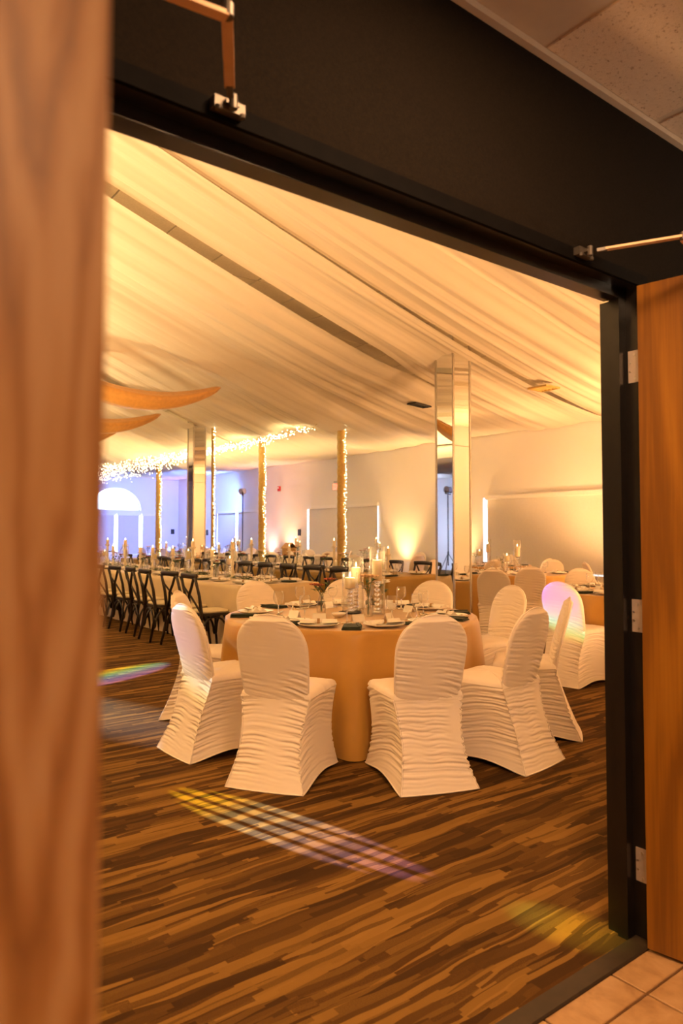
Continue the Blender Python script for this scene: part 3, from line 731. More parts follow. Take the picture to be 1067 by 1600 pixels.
# ------------------------------------------------------------------ round tables
def make_round_table(R0):
    def make():
        e = empty('round_table')
        MB().lathe([(R0 - 0.012, 0.728), (R0, 0.733), (R0, 0.747), (R0 - 0.006, 0.752)], 48).build('tabletop', 'brown_wood', e)
        for a in (45, 135, 225, 315):
            c, s = math.cos(R(a)), math.sin(R(a))
            MB().tube([(c * 0.52, s * 0.52, 0.004), (c * 0.50, s * 0.50, 0.4), (c * 0.46, s * 0.46, 0.729)], 0.016, 8).build('leg', 'steel', e)
        return e
    return make
def make_round_cloth(R0, mat, seed, nf, dents=()):
    def make():
        NA_, NZ_ = 224, 26; rings = []
        ctr = [[(r * math.cos(2 * PI * j / NA_), r * math.sin(2 * PI * j / NA_), 0.7575) for j in range(NA_)] for r in (0.02, R0 * 0.4, R0 * 0.8, R0 * 0.97, R0)]
        rings += ctr
        rings.append([((R0 + 0.005) * math.cos(2 * PI * j / NA_), (R0 + 0.005) * math.sin(2 * PI * j / NA_), 0.754) for j in range(NA_)])
        for i in range(1, NZ_ + 1):
            t = i / NZ_; z = 0.75 * (1 - t) + 0.004; ring = []
            for j in range(NA_):
                a = 2 * PI * j / NA_
                f = math.sin(nf * a + 1.5 * math.sin(3 * a + seed) + seed); f2 = math.sin((nf * 2 + 1) * a + seed * 2.1)
                amp = 0.066 * t ** 0.55
                r = R0 + 0.007 + 0.035 * t + amp * (abs(f) ** 0.8 * (1 if f > 0 else -0.35)) + 0.008 * t * f2
                for da, rf in dents:      # pushed in by the seat of a tucked-in chair
                    d = abs((math.degrees(a) - da + 180) % 360 - 180); k = max(0.0, min(1.0, (21 - d) / 5)) * max(0.0, min(1.0, (0.66 - z) / 0.14))
                    k = k * k * (3 - 2 * k); lim = (rf - 0.012) / max(0.8, math.cos(R(min(d, 16)))); r = r + (min(r, lim) - r) * k
                ring.append((r * math.cos(a), r * math.sin(a), z))
            rings.append(ring)
        o = MB().loft(rings, True).build('tablecloth', mat, None, 'all')
        return o
    return make
RT = 0.915
round_table = Proto(make_round_table(RT))
gold_cloth = Proto(make_round_cloth(RT, 'gold_satin', 0.6, 11))
main_cloth = Proto(make_round_cloth(RT, 'gold_satin', 0.6, 11, ((137, 0.80), (182, 0.84))))
cream_round = Proto(make_round_cloth(RT, 'cream_cloth', 2.1, 12))
TZ = 0.7605
MT = (3.25, 4.15)
round_table((MT[0], MT[1], 0), 0, 'round banquet table hidden under the nearest gold cloth', 'table')
main_cloth((MT[0], MT[1], 0), 0, 'floor length gold satin cloth on the nearest round table', 'tablecloth')
main_chairs = [
    (249, 1.59, 'ivory ruched chair with its back to us, right of the nearest two'),
    (215, 1.58, 'ivory ruched chair with its back to us, left of the nearest two'),
    (277.5, 1.58, 'ivory ruched chair seen from behind at the right side of the gold table'),
    (308, 1.60, 'ivory covered chair seen edge-on, half hidden at the far right of the gold table'),
    (350, 1.60, 'ivory covered chair facing us at the right rim of the gold table'),
    (22, 1.60, 'ivory covered chair across the gold table below the mirrored column'),
    (54, 1.60, 'ivory covered chair behind the candles of the gold table'),
    (87, 1.60, 'ivory covered chair across the gold table beside the long cream table'),
    (137, 1.38, 'ivory covered chair at left of the gold table, behind the nearer one'),
    (182, 1.42, 'ivory ruched chair at the left of the gold table lit with a bluish streak'),
]
for k, (a, r, lab) in enumerate(main_chairs): chair_at(MT[0], MT[1], a, r, lab, 'covered chairs at the nearest gold table', k)

ORD = ['first', 'second', 'third', 'fourth', 'fifth', 'sixth', 'seventh', 'eighth', 'ninth', 'tenth', 'eleventh', 'twelfth', 'thirteenth']
# ------------------------------------------------------------------ tableware prototypes
def make_wine_glass():
    e = empty('wine_glass')
    MB().lathe([(0.004, 0.075), (0.022, 0.082), (0.036, 0.105), (0.0395, 0.130), (0.037, 0.155), (0.033, 0.175), (0.032, 0.175), (0.036, 0.155), (0.0383, 0.130), (0.034, 0.106), (0.02, 0.086), (0.002, 0.081)], 20, cap0=False).build('bowl', 'clear_glass', e, 'all')
    MB().lathe([(0.005, 0.004), (0.0036, 0.03), (0.0036, 0.06), (0.006, 0.077)], 10, cap1=False).build('stem', 'crystal', e, 'all')
    MB().lathe([(0.033, 0.0), (0.033, 0.0025), (0.012, 0.006), (0.004, 0.010)], 20).build('foot', 'crystal', e, 'all')
    return e
wine_glass = Proto(make_wine_glass)
def make_tumbler():
    return MB().lathe([(0.028, 0.0), (0.031, 0.002), (0.036, 0.095), (0.0345, 0.095), (0.030, 0.008)], 16).build('water_tumbler', 'clear_glass', None, 'all')
tumbler = Proto(make_tumbler)
def make_plate():
    return MB().lathe([(0.075, 0.0), (0.09, 0.003), (0.135, 0.017), (0.136, 0.019), (0.132, 0.0195), (0.088, 0.0075), (0.02, 0.0065)], 32).build('dinner_plate', 'china', None, 'all')
plate = Proto(make_plate)
def make_napkin():
    e = empty('folded_napkin')
    def fan(sgn):
        def fn(u, v):
            x = (-0.02 - 0.10 * u) * sgn; wd = 0.016 + 0.055 * u
            y = (v - 0.5) * 2 * wd
            return (x, y, 0.022 + 0.008 * math.sin(v * PI * 5 + u) * u + 0.022 * math.sin(v * PI) * (1 - 0.3 * u))
        return fn
    m = MB()
    for s in (1, -1):
        g = MB().grid(fan(s), 10, 20); n = len(g.v)
        low = [(x, y, 0.0135) for x, y, z in g.v]
        m.add(g.v, g.f); m.add(low, [tuple(reversed(f)) for f in g.f])
        # side skirts so that the fold has body
        idx = [j * 11 + 10 for j in range(21)]
        for a, b in zip(idx, idx[1:]): m.add([g.v[a], g.v[b], low[b], low[a]], [(0, 1, 2, 3)])
    m.tube([(-0.024, 0, 0.030), (0.024, 0, 0.030)], 0.014, 10)
    m.build('cloth', 'napkin_cream', e, 'all')
    r = []
    for q in range(24):
        a = 2 * PI * q / 24; r.append([(x, 0.0175 * math.cos(a) * k, 0.031 + 0.0175 * math.sin(a) * k) for x, k in ((-0.009, 1), (0.009, 1), (0.009, 0.9), (-0.009, 0.9))])
    MB().loft(r + [r[0]]).build('napkin_ring', 'brown_wood', e, 'all')
    return e
napkin = Proto(make_napkin)
def make_green_napkin():
    e = empty('green_napkin')
    def fn(u, v): return ((u - 0.5) * 0.20, (v - 0.5) * 0.13, 0.016 + 0.004 * math.sin(v * 7) + 0.003 * math.sin(u * 5))
    for k, z in enumerate((0.0, 0.006, 0.012)):
        i = k * 0.004
        MB().bevbox(-0.10 + i, 0.10 - i * 0.5, -0.062 + i, 0.062 - i, z, z + 0.006, 0.002).build('fold', 'napkin_green', e)
    MB().bar((-0.095, -0.055, 0.020), (0.095, -0.030, 0.020), 0.02, 0.004).build('fold_edge', 'napkin_green', e)
    return e
green_napkin = Proto(make_green_napkin)
def make_card():
    m = MB(); t = 0.0012
    m.add([(-0.045, -0.022, 0), (0.045, -0.022, 0), (0.045, 0, 0.05), (-0.045, 0, 0.05), (-0.045, -0.022 + 3 * t, 0), (0.045, -0.022 + 3 * t, 0), (0.045, 0, 0.05 - 3 * t), (-0.045, 0, 0.05 - 3 * t)], [(0, 1, 2, 3), (7, 6, 5, 4), (0, 4, 5, 1), (0, 3, 7, 4), (1, 5, 6, 2)])
    m.add([(-0.045, 0.022, 0), (0.045, 0.022, 0), (0.045, 0, 0.05), (-0.045, 0, 0.05), (-0.045, 0.022 - 3 * t, 0), (0.045, 0.022 - 3 * t, 0), (0.045, 0, 0.05 - 3 * t), (-0.045, 0, 0.05 - 3 * t)], [(3, 2, 1, 0), (4, 5, 6, 7), (1, 5, 4, 0), (4, 7, 3, 0), (2, 6, 5, 1)])
    return m.build('place_card', 'card_paper')
card = Proto(make_card)
def make_fork():
    e = empty('fork')
    MB().tube([(0, -0.095, 0.003), (0, -0.03, 0.005), (0, 0.03, 0.006), (0, 0.045, 0.004)], [0.005, 0.003, 0.003, 0.006], 6, (1.2, 0.5)).build('handle', 'silver', e, 'all')
    MB().bevbox(-0.010, 0.010, 0.04, 0.058, 0.002, 0.006, 0.001).build('neck', 'silver', e)
    for k in range(4): MB().bar((-0.0085 + k * 0.0057, 0.057, 0.004), (-0.0085 + k * 0.0057, 0.098, 0.007), 0.0028, 0.0022).build('tine', 'silver', e)
    return e
fork = Proto(make_fork)
def make_knife():
    e = empty('knife')
    MB().tube([(0, -0.11, 0.004), (0, -0.06, 0.005), (0, -0.005, 0.005)], [0.006, 0.0065, 0.005], 8, (1.2, 0.7)).build('handle', 'silver', e, 'all')
    MB().add([(-0.008, -0.005, 0.004), (0.008, -0.005, 0.004), (0.009, 0.08, 0.004), (0.002, 0.115, 0.004), (-0.008, 0.09, 0.004), (-0.008, -0.005, 0.006), (0.006, -0.005, 0.006), (0.006, 0.08, 0.006), (0.001, 0.112, 0.006), (-0.008, 0.09, 0.006)],
             [(4, 3, 2, 1, 0), (5, 6, 7, 8, 9), (0, 1, 6, 5), (1, 2, 7, 6), (2, 3, 8, 7), (3, 4, 9, 8), (4, 0, 5, 9)]).build('blade', 'silver', e)
    return e
knife = Proto(make_knife)
def make_hurricane(h, hs, hc, rc):
    """glass cylinder around a ribbed crystal stem carrying a pillar candle"""
    def make():
        e = empty('hurricane_candle')
        r = 0.058
        MB().lathe([(r, 0.0), (r, h), (r - 0.003, h), (r - 0.003, 0.008), (0.004, 0.006)], 28, cap1=True).build('glass_cylinder', 'clear_glass', e, 'all')
        prof = [(0.036, 0.008), (0.036, 0.016), (0.014, 0.024)]
        n = int(hs / 0.034); 
        for k in range(n):
            z = 0.026 + (hs - 0.03) * k / n; dz = (hs - 0.03) / n
            prof += [(0.012, z), (0.022, z + dz * 0.35), (0.022, z + dz * 0.6), (0.012, z + dz * 0.95)]
        prof += [(0.034, hs), (0.034, hs + 0.006)]
        MB().lathe(prof, 18).build('crystal_stem', 'crystal', e, 'all')
        z = hs + 0.006
        c = MB().lathe([(rc - 0.003, z), (rc, z + 0.004), (rc, z + hc - 0.006), (rc - 0.005, z + hc), (rc - 0.012, z + hc - 0.005), (0.004, z + hc - 0.008)], 24).build('candle', 'candle_wax', e, 'all')
        MB().tube([(0, 0, z + hc - 0.009), (0.001, 0, z + hc + 0.008)], 0.0014, 5).build('wick', 'black_plastic', c)
        MB().lathe([(0.001, z + hc + 0.004), (0.006, z + hc + 0.012), (0.006, z + hc + 0.02), (0.0006, z + hc + 0.042)], 10).build('candle_flame', 'flame', c, 'all')
        return e
    return make
hurr = [Proto(make_hurricane(0.30, 0.175, 0.080, 0.040)), Proto(make_hurricane(0.41, 0.205, 0.125, 0.036)), Proto(make_hurricane(0.50, 0.235, 0.160, 0.037))]
def make_candlestick(hs, mat):
    def make():
        e = empty('candlestick')
        s = hs / 0.40
        prof = [(0.055, 0.0), (0.055, 0.012), (0.04, 0.02), (0.02, 0.035), (0.028, 0.06), (0.030, 0.09), (0.018, 0.13), (0.016, 0.17), (0.030, 0.20), (0.022, 0.225), (0.015, 0.25), (0.020, 0.30), (0.026, 0.335), (0.016, 0.36), (0.045, 0.385), (0.048, 0.40)]
        MB().lathe([(r, z * s) for r, z in prof], 18).build('turned_stick', mat, e, 'all')
        c = MB().lathe([(0.026, hs), (0.027, hs + 0.004), (0.027, hs + 0.085), (0.022, hs + 0.09), (0.004, hs + 0.084)], 16).build('candle', 'candle_wax', e, 'all')
        MB().lathe([(0.001, hs + 0.086), (0.007, hs + 0.098), (0.006, hs + 0.108), (0.0006, hs + 0.130)], 8).build('candle_flame', 'flame', c, 'all')
        return e
    return make
stick_tall = Proto(make_candlestick(0.40, 'whitewash')); stick_short = Proto(make_candlestick(0.29, 'whitewash'))
def bloom(m, c, r, n, layers, rnd, cup=0.5):
    """petals around a centre"""
    for L in range(layers):
        k = n - L
        for q in range(k):
            a = 2 * PI * q / k + L * 0.5 + rnd.uniform(-0.15, 0.15); t = 0.25 + 0.5 * L / max(1, layers) * cup * 2
            d = Vector((math.cos(a) * math.cos(t), math.sin(a) * math.cos(t), math.sin(t)))
            s = Vector((-math.sin(a), math.cos(a), 0)); rr = r * (1 - 0.22 * L)
            nrm = d.cross(s) * -0.12 * rr
            p0 = Vector(c); p1 = p0 + d * rr * 0.55 + s * rr * 0.34 + nrm; p2 = p0 + d * rr + nrm * 0.2; p3 = p0 + d * rr * 0.55 - s * rr * 0.34 + nrm
            p4 = p0 + d * rr * 0.6 - nrm * 0.4
            m.add([p0, p1, p2, p3, p4], [(0, 1, 4), (1, 2, 4), (2, 3, 4), (3, 0, 4)])
    m.sphere(c + Vector((0, 0, r * 0.12)), r * 0.22, 8, 5)
def leafblade(m, p, d, ln, wd):
    d = Vector(d).normalized(); s = d.cross(Vector((0, 0, 1)))
    if s.length < 0.01: s = Vector((1, 0, 0))
    s.normalize(); n = s.cross(d)
    p = Vector(p); mid = p + d * ln * 0.5; tip = p + d * ln - n * ln * 0.15
    m.add([p, mid + s * wd + n * wd * 0.4, tip, mid - s * wd + n * wd * 0.4, mid], [(0, 1, 4), (1, 2, 4), (2, 3, 4), (3, 0, 4)])
def make_bud_vase(petal, seed, h=0.17, big=0.05):
    def make():
        rnd = random.Random(seed); e = empty('flower_vase')
        MB().lathe([(0.030, 0), (0.034, 0.006), (0.036, 0.05), (0.024, 0.10), (0.013, 0.13), (0.016, 0.16), (0.0145, 0.16), (0.011, 0.13), (0.022, 0.10), (0.033, 0.05), (0.028, 0.008)], 18).build('glass_vase', 'clear_glass', e, 'all')
        for k in range(3):
            a = 2.1 * k + rnd.uniform(0, 1); lean = rnd.uniform(0.02, 0.07); top = Vector((lean * math.cos(a), lean * math.sin(a), h + rnd.uniform(0.0, 0.09)))
            st = MB().tube([(0.008 * math.cos(a + 3), 0.008 * math.sin(a + 3), 0.012), (0, 0, 0.13), top], 0.0022, 5).build('stem', 'stem_green', e)
            m = MB(); bloom(m, top, big * rnd.uniform(0.8, 1.1), 7, 3, rnd); m.build('flower', petal, e, 'all')
            m = MB()
            for q in range(3): leafblade(m, top * rnd.uniform(0.6, 0.9), (math.cos(a + q * 2), math.sin(a + q * 2), 0.5), 0.07, 0.014)
            m.build('leaves', 'leaf_green', e)['kind'] = 'stuff'
        return e
    return make
vase_rust = Proto(make_bud_vase('rust_petal', 3)); vase_white = Proto(make_bud_vase('white_petal', 4)); vase_peach = Proto(make_bud_vase('peach_petal', 5, 0.21, 0.06))
def make_greenery():
    rnd = random.Random(9); e = empty('greenery_garland'); m = MB(); st = MB()
    st.tube([(0.015 * math.sin(9 * t), -0.35 + 0.7 * t, 0.012) for t in [k / 12 for k in range(13)]], 0.004, 5).build('stem', 'stem_green', e)
    for k in range(70):
        y = rnd.uniform(-0.36, 0.36); a = rnd.uniform(0, 2 * PI)
        leafblade(m, (rnd.uniform(-0.03, 0.03), y, rnd.uniform(0.006, 0.04)), (math.cos(a), math.sin(a) * 0.8, rnd.uniform(0.0, 0.5)), rnd.uniform(0.04, 0.075), rnd.uniform(0.010, 0.018))
    m.build('leaves', 'leaf_green', e)['kind'] = 'stuff'
    return e
greenery = Proto(make_greenery)

def setting(cx, cy, z, face, who, grp, green=True, full=True, cards=True, tum=True):
    """place setting: (cx, cy) plate centre, face = direction (deg) from the guest towards the table"""
    a = R(face); f = Vector((math.cos(a), math.sin(a), 0)); s = Vector((f.y, -f.x, 0)); c = Vector((cx, cy, z)); rz = a - PI / 2
    plate(c, rz, 'cream dinner plate ' + who, 'plate', 'plates ' + grp)
    napkin(c + Vector((0, 0, 0.0005)), rz + 0.35, 'ringed cream napkin ' + who, 'napkin', 'cream napkins ' + grp)
    wine_glass(c + f * 0.20 + s * 0.13, 0, 'stemmed wine glass ' + who, 'glass', 'wine glasses ' + grp)
    if green: green_napkin(c + s * 0.235 - f * 0.03, rz + PI / 2 + 0.25, 'folded green cloth ' + who, 'napkin', 'green cloths ' + grp)
    if full:
        fork(c - s * 0.165, rz, 'fork ' + who, 'fork', 'forks ' + grp)
        knife(c + f * 0.185 - s * 0.02 + Vector((0, 0, 0)), rz + PI / 2, 'knife ' + who, 'knife', 'knives ' + grp)
    if tum: tumbler(c + f * 0.24 + s * 0.03, 0, 'clear water tumbler ' + who, 'glass', 'tumblers ' + grp)
    if cards: card(c + f * 0.27 - s * 0.09, rz + 0.2, 'tent place card ' + who, 'card', 'place cards ' + grp)
    return c

# ---- the nearest table: ten settings and the candle group
for a, pos in ((249, 'near right'), (215, 'near left'), (277.5, 'right front'), (308, 'right'), (350, 'far right'), (22, 'back right'), (54, 'back middle'), (87, 'back left'), (137, 'far left'), (182, 'left')):
    p = Vector((MT[0], MT[1], 0)) + Vector((math.cos(R(a)), math.sin(R(a)), 0)) * 0.72
    setting(p.x, p.y, TZ, a + 180, 'at the %s place of the nearest gold table' % pos, 'on the nearest gold table', tum=False)
def tray(x, y, r, label):
    o = MB().lathe([(r - 0.006, 0), (r, 0.003), (r, 0.012), (r - 0.006, 0.012), (r - 0.008, 0.006)], 32).build('mirror_tray', 'black_plastic', None, 'all', (x, y, TZ)); tag(o, label, 'tray')
tray(3.28, 4.20, 0.085, 'small dark round tray under the left candle of the gold table')
hurr[0]((3.28, 4.20, TZ + 0.0065), 0, 'shortest lit candle in a glass cylinder on the gold table', 'candle')
hurr[1]((3.41, 4.29, TZ), 0, 'middle lit candle in a glass cylinder on the gold table', 'candle')
hurr[2]((3.42, 4.05, TZ), 0, 'tallest lit candle in a glass cylinder on the gold table', 'candle')
for cx_, cy_, cz_ in ((3.28, 4.20, 0.30), (3.41, 4.29, 0.375), (3.42, 4.05, 0.44)): lamp('candle_glow', 'POINT', (cx_, cy_, TZ + cz_), (0, 0, 0), 0.9, (1.0, 0.62, 0.25), radius=0.012)
vase_peach((3.26, 3.96, TZ), 0.4, 'bud vase with peach blooms before the candles of the gold table', 'vase')
vase_rust((3.10, 4.32, TZ), 1.1, 'bud vase with rust blooms left of the candles of the gold table', 'vase')
vase_white((3.60, 4.20, TZ), 2.2, 'bud vase with white blooms right of the candles of the gold table', 'vase')
o = MB().lathe([(0.03, 0), (0.05, 0.02), (0.055, 0.03), (0.052, 0.03), (0.03, 0.006)], 24).build('small_dish', 'china', None, 'all', (3.06, 4.05, TZ)); tag(o, 'small white dish left of the candles on the gold table', 'dish')
menu = MB().bevbox(-0.075, 0.075, -0.12, 0.12, 0, 0.003, 0.001).build('menu_card', 'card_paper', None, False, (2.72, 4.15, TZ)); menu.rotation_euler = (0, 0, 0.6); tag(menu, 'cream menu card lying flat left on the gold table', 'card')

# ------------------------------------------------------------------ long tables
def long_table(x0, x1, y0, y1, mat, tl, cl, seed):
    e = empty('long_table', ((x0 + x1) / 2, (y0 + y1) / 2, 0)); hx, hy = (x1 - x0) / 2, (y1 - y0) / 2
    MB().bevbox(-hx + 0.01, hx - 0.01, -hy + 0.01, hy - 0.01, 0.728, 0.750, 0.004).build('tabletop', 'brown_wood', e)
    for sx in (-1, 1):
        for k in range(4): MB().tube([(sx * (hx - 0.12), -hy + 0.15 + (2 * hy - 0.3) * k / 3, 0.002), (sx * (hx - 0.12), -hy + 0.15 + (2 * hy - 0.3) * k / 3, 0.729)], 0.016, 8).build('leg', 'steel', e)
    tag(e, tl, 'table')
    # cloth: top and four hanging sides with soft folds
    per = []; nx, ny = 26, int((y1 - y0) * 16)
    for j in range(nx): per.append((-hx + 2 * hx * j / nx, -hy, 0, -1))
    for j in range(ny): per.append((hx, -hy + 2 * hy * j / ny, 1, 0))
    for j in range(nx): per.append((hx - 2 * hx * j / nx, hy, 0, 1))
    for j in range(ny): per.append((-hx, hy - 2 * hy * j / ny, -1, 0))
    n = len(per); rings = [[(p[0] * 0.5, p[1] * 0.98, 0.7575) for p in per], [(p[0], p[1], 0.7575) for p in per]]
    for i in range(0, 15):
        t = i / 14; ring = []
        for j, p in enumerate(per):
            s = j * 0.0625
            corner = max(0, 1 - min(abs(abs(p[0]) - hx) + abs(abs(p[1]) - hy), 0.25) / 0.25)
            o = 0.006 + 0.014 * t + t * 0.018 * math.sin(s * 7 + 2 * math.sin(s * 1.7 + seed)) + 0.08 * t * corner
            nx_, ny_ = p[2], p[3]
            if corner > 0: nx_ = p[2] + 0.7 * corner * (1 if p[0] > 0 else -1) * (1 - abs(p[2])); ny_ = p[3] + 0.7 * corner * (1 if p[1] > 0 else -1) * (1 - abs(p[3]))
            ring.append((p[0] + nx_ * o, p[1] + ny_ * o, 0.754 * (1 - t) + 0.004))
        rings.append(ring)
    o = MB().loft(rings, True).build('tablecloth', mat, None, 'all', ((x0 + x1) / 2, (y0 + y1) / 2, 0)); tag(o, cl, 'tablecloth')
basic('champagne_cloth', (0.66, 0.50, 0.28, 1), 0.5, var=0.04, nscale=6, sheen=0.3)
long_table(4.02, 5.12, 7.2, 15.2, 'champagne_cloth', 'long table under the champagne cloth beside the dark cross-back chairs', 'champagne cloth on the long table behind the row of dark chairs', 1)
long_table(6.42, 7.52, 7.4, 17.6, 'olive_cloth', 'long table under the olive gold cloth left of the mirrored column', 'olive gold cloth on the long table left of the mirrored column', 3)

# cross-back chair (faces +y)
def make_cross_chair():
    e = empty('crossback_chair'); D = 'dark_wood'
    m = MB(); n = 24
    def seat_ring(z, s): return [(0.205 * s * math.copysign(abs(math.cos(2 * PI * j / n)) ** 0.55, math.cos(2 * PI * j / n)), 0.01 + 0.20 * s * math.copysign(abs(math.sin(2 * PI * j / n)) ** 0.55, math.sin(2 * PI * j / n)), z) for j in range(n)]
    m.loft([seat_ring(0.425, 0.94), seat_ring(0.43, 1.0), seat_ring(0.455, 1.0), seat_ring(0.46, 0.97)], True, True).build('seat_frame', D, e, True)
    MB().loft([seat_ring(0.4605, 0.93), seat_ring(0.475, 0.95), seat_ring(0.485, 0.9), seat_ring(0.489, 0.6)], True, True).build('seat_pad', 'seat_pad', e, 'all')
    for s in (-1, 1):
        MB().tube([(s * 0.200, -0.255, 0.002), (s * 0.188, -0.205, 0.22), (s * 0.182, -0.185, 0.44), (s * 0.186, -0.215, 0.66), (s * 0.180, -0.268, 0.865)], [0.016, 0.020, 0.022, 0.019, 0.017], 8).build('leg', D, e, 'all')
        MB().tube([(s * 0.190, 0.205, 0.002), (s * 0.172, 0.175, 0.22), (s * 0.165, 0.165, 0.43)], [0.013, 0.016, 0.019], 8).build('leg', D, e, 'all')
        # bentwood hoop under the seat on each side
        MB().tube([(s * 0.18, -0.195 + 0.0, 0.17)] + [(s * (0.178 - 0.008 * math.sin(t)), -0.015 - 0.165 * math.cos(t), 0.20 + 0.215 * math.sin(t)) for t in [PI * k / 14 for k in range(15)]] + [(s * 0.172, 0.160, 0.17)], 0.0125, 7).build('hoop_brace', D, e, 'all')
    for (yy, hw) in ((-0.195, 0.172), (0.170, 0.158)):
        MB().tube([(-hw, yy, 0.17)] + [(-hw * 0.93 * math.cos(t), yy, 0.20 + 0.215 * math.sin(t)) for t in [PI * k / 14 for k in range(15)]] + [(hw, yy, 0.17)], 0.0125, 7).build('hoop_brace', D, e, 'all')
    MB().tube([(0.205 * math.sin(t), -0.235 - 0.052 * math.cos(t), 0.872 + 0.012 * math.cos(t)) for t in [-1.25 + 2.5 * k / 14 for k in range(15)]], 0.021, 10, (0.75, 1.55)).build('top_rail', D, e, 'all')
    for s in (-1, 1):
        MB().tube([(s * 0.165, -0.278, 0.855), (s * 0.10, -0.272, 0.75), (0.0, -0.246 - 0.008 * s, 0.655), (-s * 0.09, -0.205, 0.55), (-s * 0.160, -0.180, 0.462)], 0.013, 7, (1.35, 0.6)).build('cross_slat', D, e, 'all')
    return e
cross_chair = Proto(make_cross_chair)
names = ['nearest dark cross-back chair of the front row, beside the covered chairs', 'second dark cross-back chair of the front row', 'third dark cross-back chair of the front row', 'fourth dark cross-back chair of the front row', 'fifth dark cross-back chair of the front row', 'sixth dark cross-back chair of the front row', 'seventh dark cross-back chair of the front row', 'eighth dark cross-back chair of the front row', 'ninth dark cross-back chair of the front row', 'tenth dark cross-back chair of the front row']
YS1 = [7.47 + 0.61 * k for k in range(12)]
for k, y in enumerate(YS1[:10]):
    jx = 0.03 * math.sin(k * 2.3); cross_chair((3.765 + jx, y, 0), -PI / 2 + 0.10 * math.sin(k * 1.7), names[k], 'chair', 'cross-back chairs in the front row')
for k, y in enumerate(YS1): cross_chair((5.39 + 0.03 * math.sin(k * 1.3), y + 0.03 * math.sin(k), 0), PI / 2 + 0.08 * math.sin(k * 2.1), ORD[k] + ' dark cross-back chair along the far side of the champagne table', 'chair', 'cross-back chairs across the champagne table')
for k in [q for q in range(13) if abs(7.75 + 0.66 * q - 12.47) > 0.4]: cross_chair((6.15 + 0.03 * math.sin(k * 1.9), 7.75 + 0.66 * k, 0), -PI / 2 + 0.08 * math.sin(k * 1.1), ORD[k] + ' dark cross-back chair along the near side of the olive table', 'chair', 'cross-back chairs along the olive table')
for k in range(1, 13): cross_chair((7.80 + 0.03 * math.sin(k * 1.4), 7.75 + 0.66 * k, 0), PI / 2 + 0.08 * math.sin(k * 2.7), ORD[k] + ' dark cross-back chair along the far side of the olive table', 'chair', 'cross-back chairs behind the olive table')
for k, y in enumerate(YS1):
    setting(4.22, y, TZ, 0, 'at the %s place along the near edge of the champagne table' % ORD[k], 'along the near edge of the champagne table', green=(k % 2 == 0), full=False, cards=False)
    setting(4.92, y + 0.05, TZ, 180, 'at the %s place along the far edge of the champagne table' % ORD[k], 'along the far edge of the champagne table', green=(k % 3 == 0), full=False, cards=False)
setting(4.56, 7.42, TZ, 90, 'at the near end of the champagne table', 'at the near end of the champagne table', green=True, full=False, cards=False)
for k in range(13):
    setting(6.62, 7.75 + 0.66 * k, TZ, 0, 'at the %s place along the near edge of the olive table' % ORD[k], 'along the near edge of the olive table', green=(k % 2 == 0), full=False, cards=False)
    setting(7.32, 7.75 + 0.66 * k, TZ, 180, 'at the %s place along the far edge of the olive table' % ORD[k], 'along the far edge of the olive table', green=False, full=False, cards=False, tum=False)
rnd = random.Random(21)
for k, y in enumerate((8.4, 9.7, 11.0, 12.3, 13.4)):
    (stick_tall if k % 3 != 2 else stick_short)((4.57 + 0.05 * math.sin(k * 2), y, TZ), 0, ORD[k] + ' turned whitewashed candlestick on the champagne table, counted from its near end', 'candlestick', 'candlesticks on the champagne table')
    stick_short((4.50, y + 0.45, TZ), 0, ORD[k] + ' short whitewashed candlestick on the champagne table, counted from its near end', 'candlestick', 'short candlesticks on the champagne table')
    for q, (v, nm) in enumerate(((vase_white, 'white'), (vase_rust, 'rust red'))):
        v((4.57 + (0.14 if q else -0.13), y + 0.22 + 0.5 * q, TZ), k * 1.3 + q, '%s bud vase with %s blooms on the champagne table from its near end' % (ORD[k], nm), 'vase', '%s flower vases on the champagne table' % nm)
    greenery((4.57, y - 0.25, TZ), 0.1 * math.sin(k), ORD[k] + ' strand of leafy greenery along the champagne table, counted from its near end', 'greenery', 'greenery on the champagne table')
    hurr[k % 2]((4.62, y + 0.16, TZ), 0, ORD[k] + ' lit candle in a glass cylinder on the champagne table, counted from its near end', 'candle', 'glass cylinder candles on the champagne table')
for k in range(7):
    y = 8.0 + 1.35 * k
    (stick_tall if k % 2 else stick_short)((6.97, y, TZ), 0, ORD[k] + ' turned whitewashed candlestick on the olive table, counted from its near end', 'candlestick', 'candlesticks on the olive table')
    for q, (v, nm) in enumerate(((vase_rust, 'rust red'), (vase_white, 'white'), (vase_peach, 'peach'))):
        v((6.92 + 0.09 * math.sin(q * 2 + k), y + 0.3 + 0.3 * q, TZ), k * 1.7 + q, '%s bud vase with %s blooms on the olive table from its near end' % (ORD[k], nm), 'vase', '%s flower vases on the olive table' % nm)
    greenery((7.0, y + 0.6, TZ), 0.15 * math.sin(k * 2), ORD[k] + ' strand of leafy greenery along the olive table, counted from its near end', 'greenery', 'greenery on the olive table')

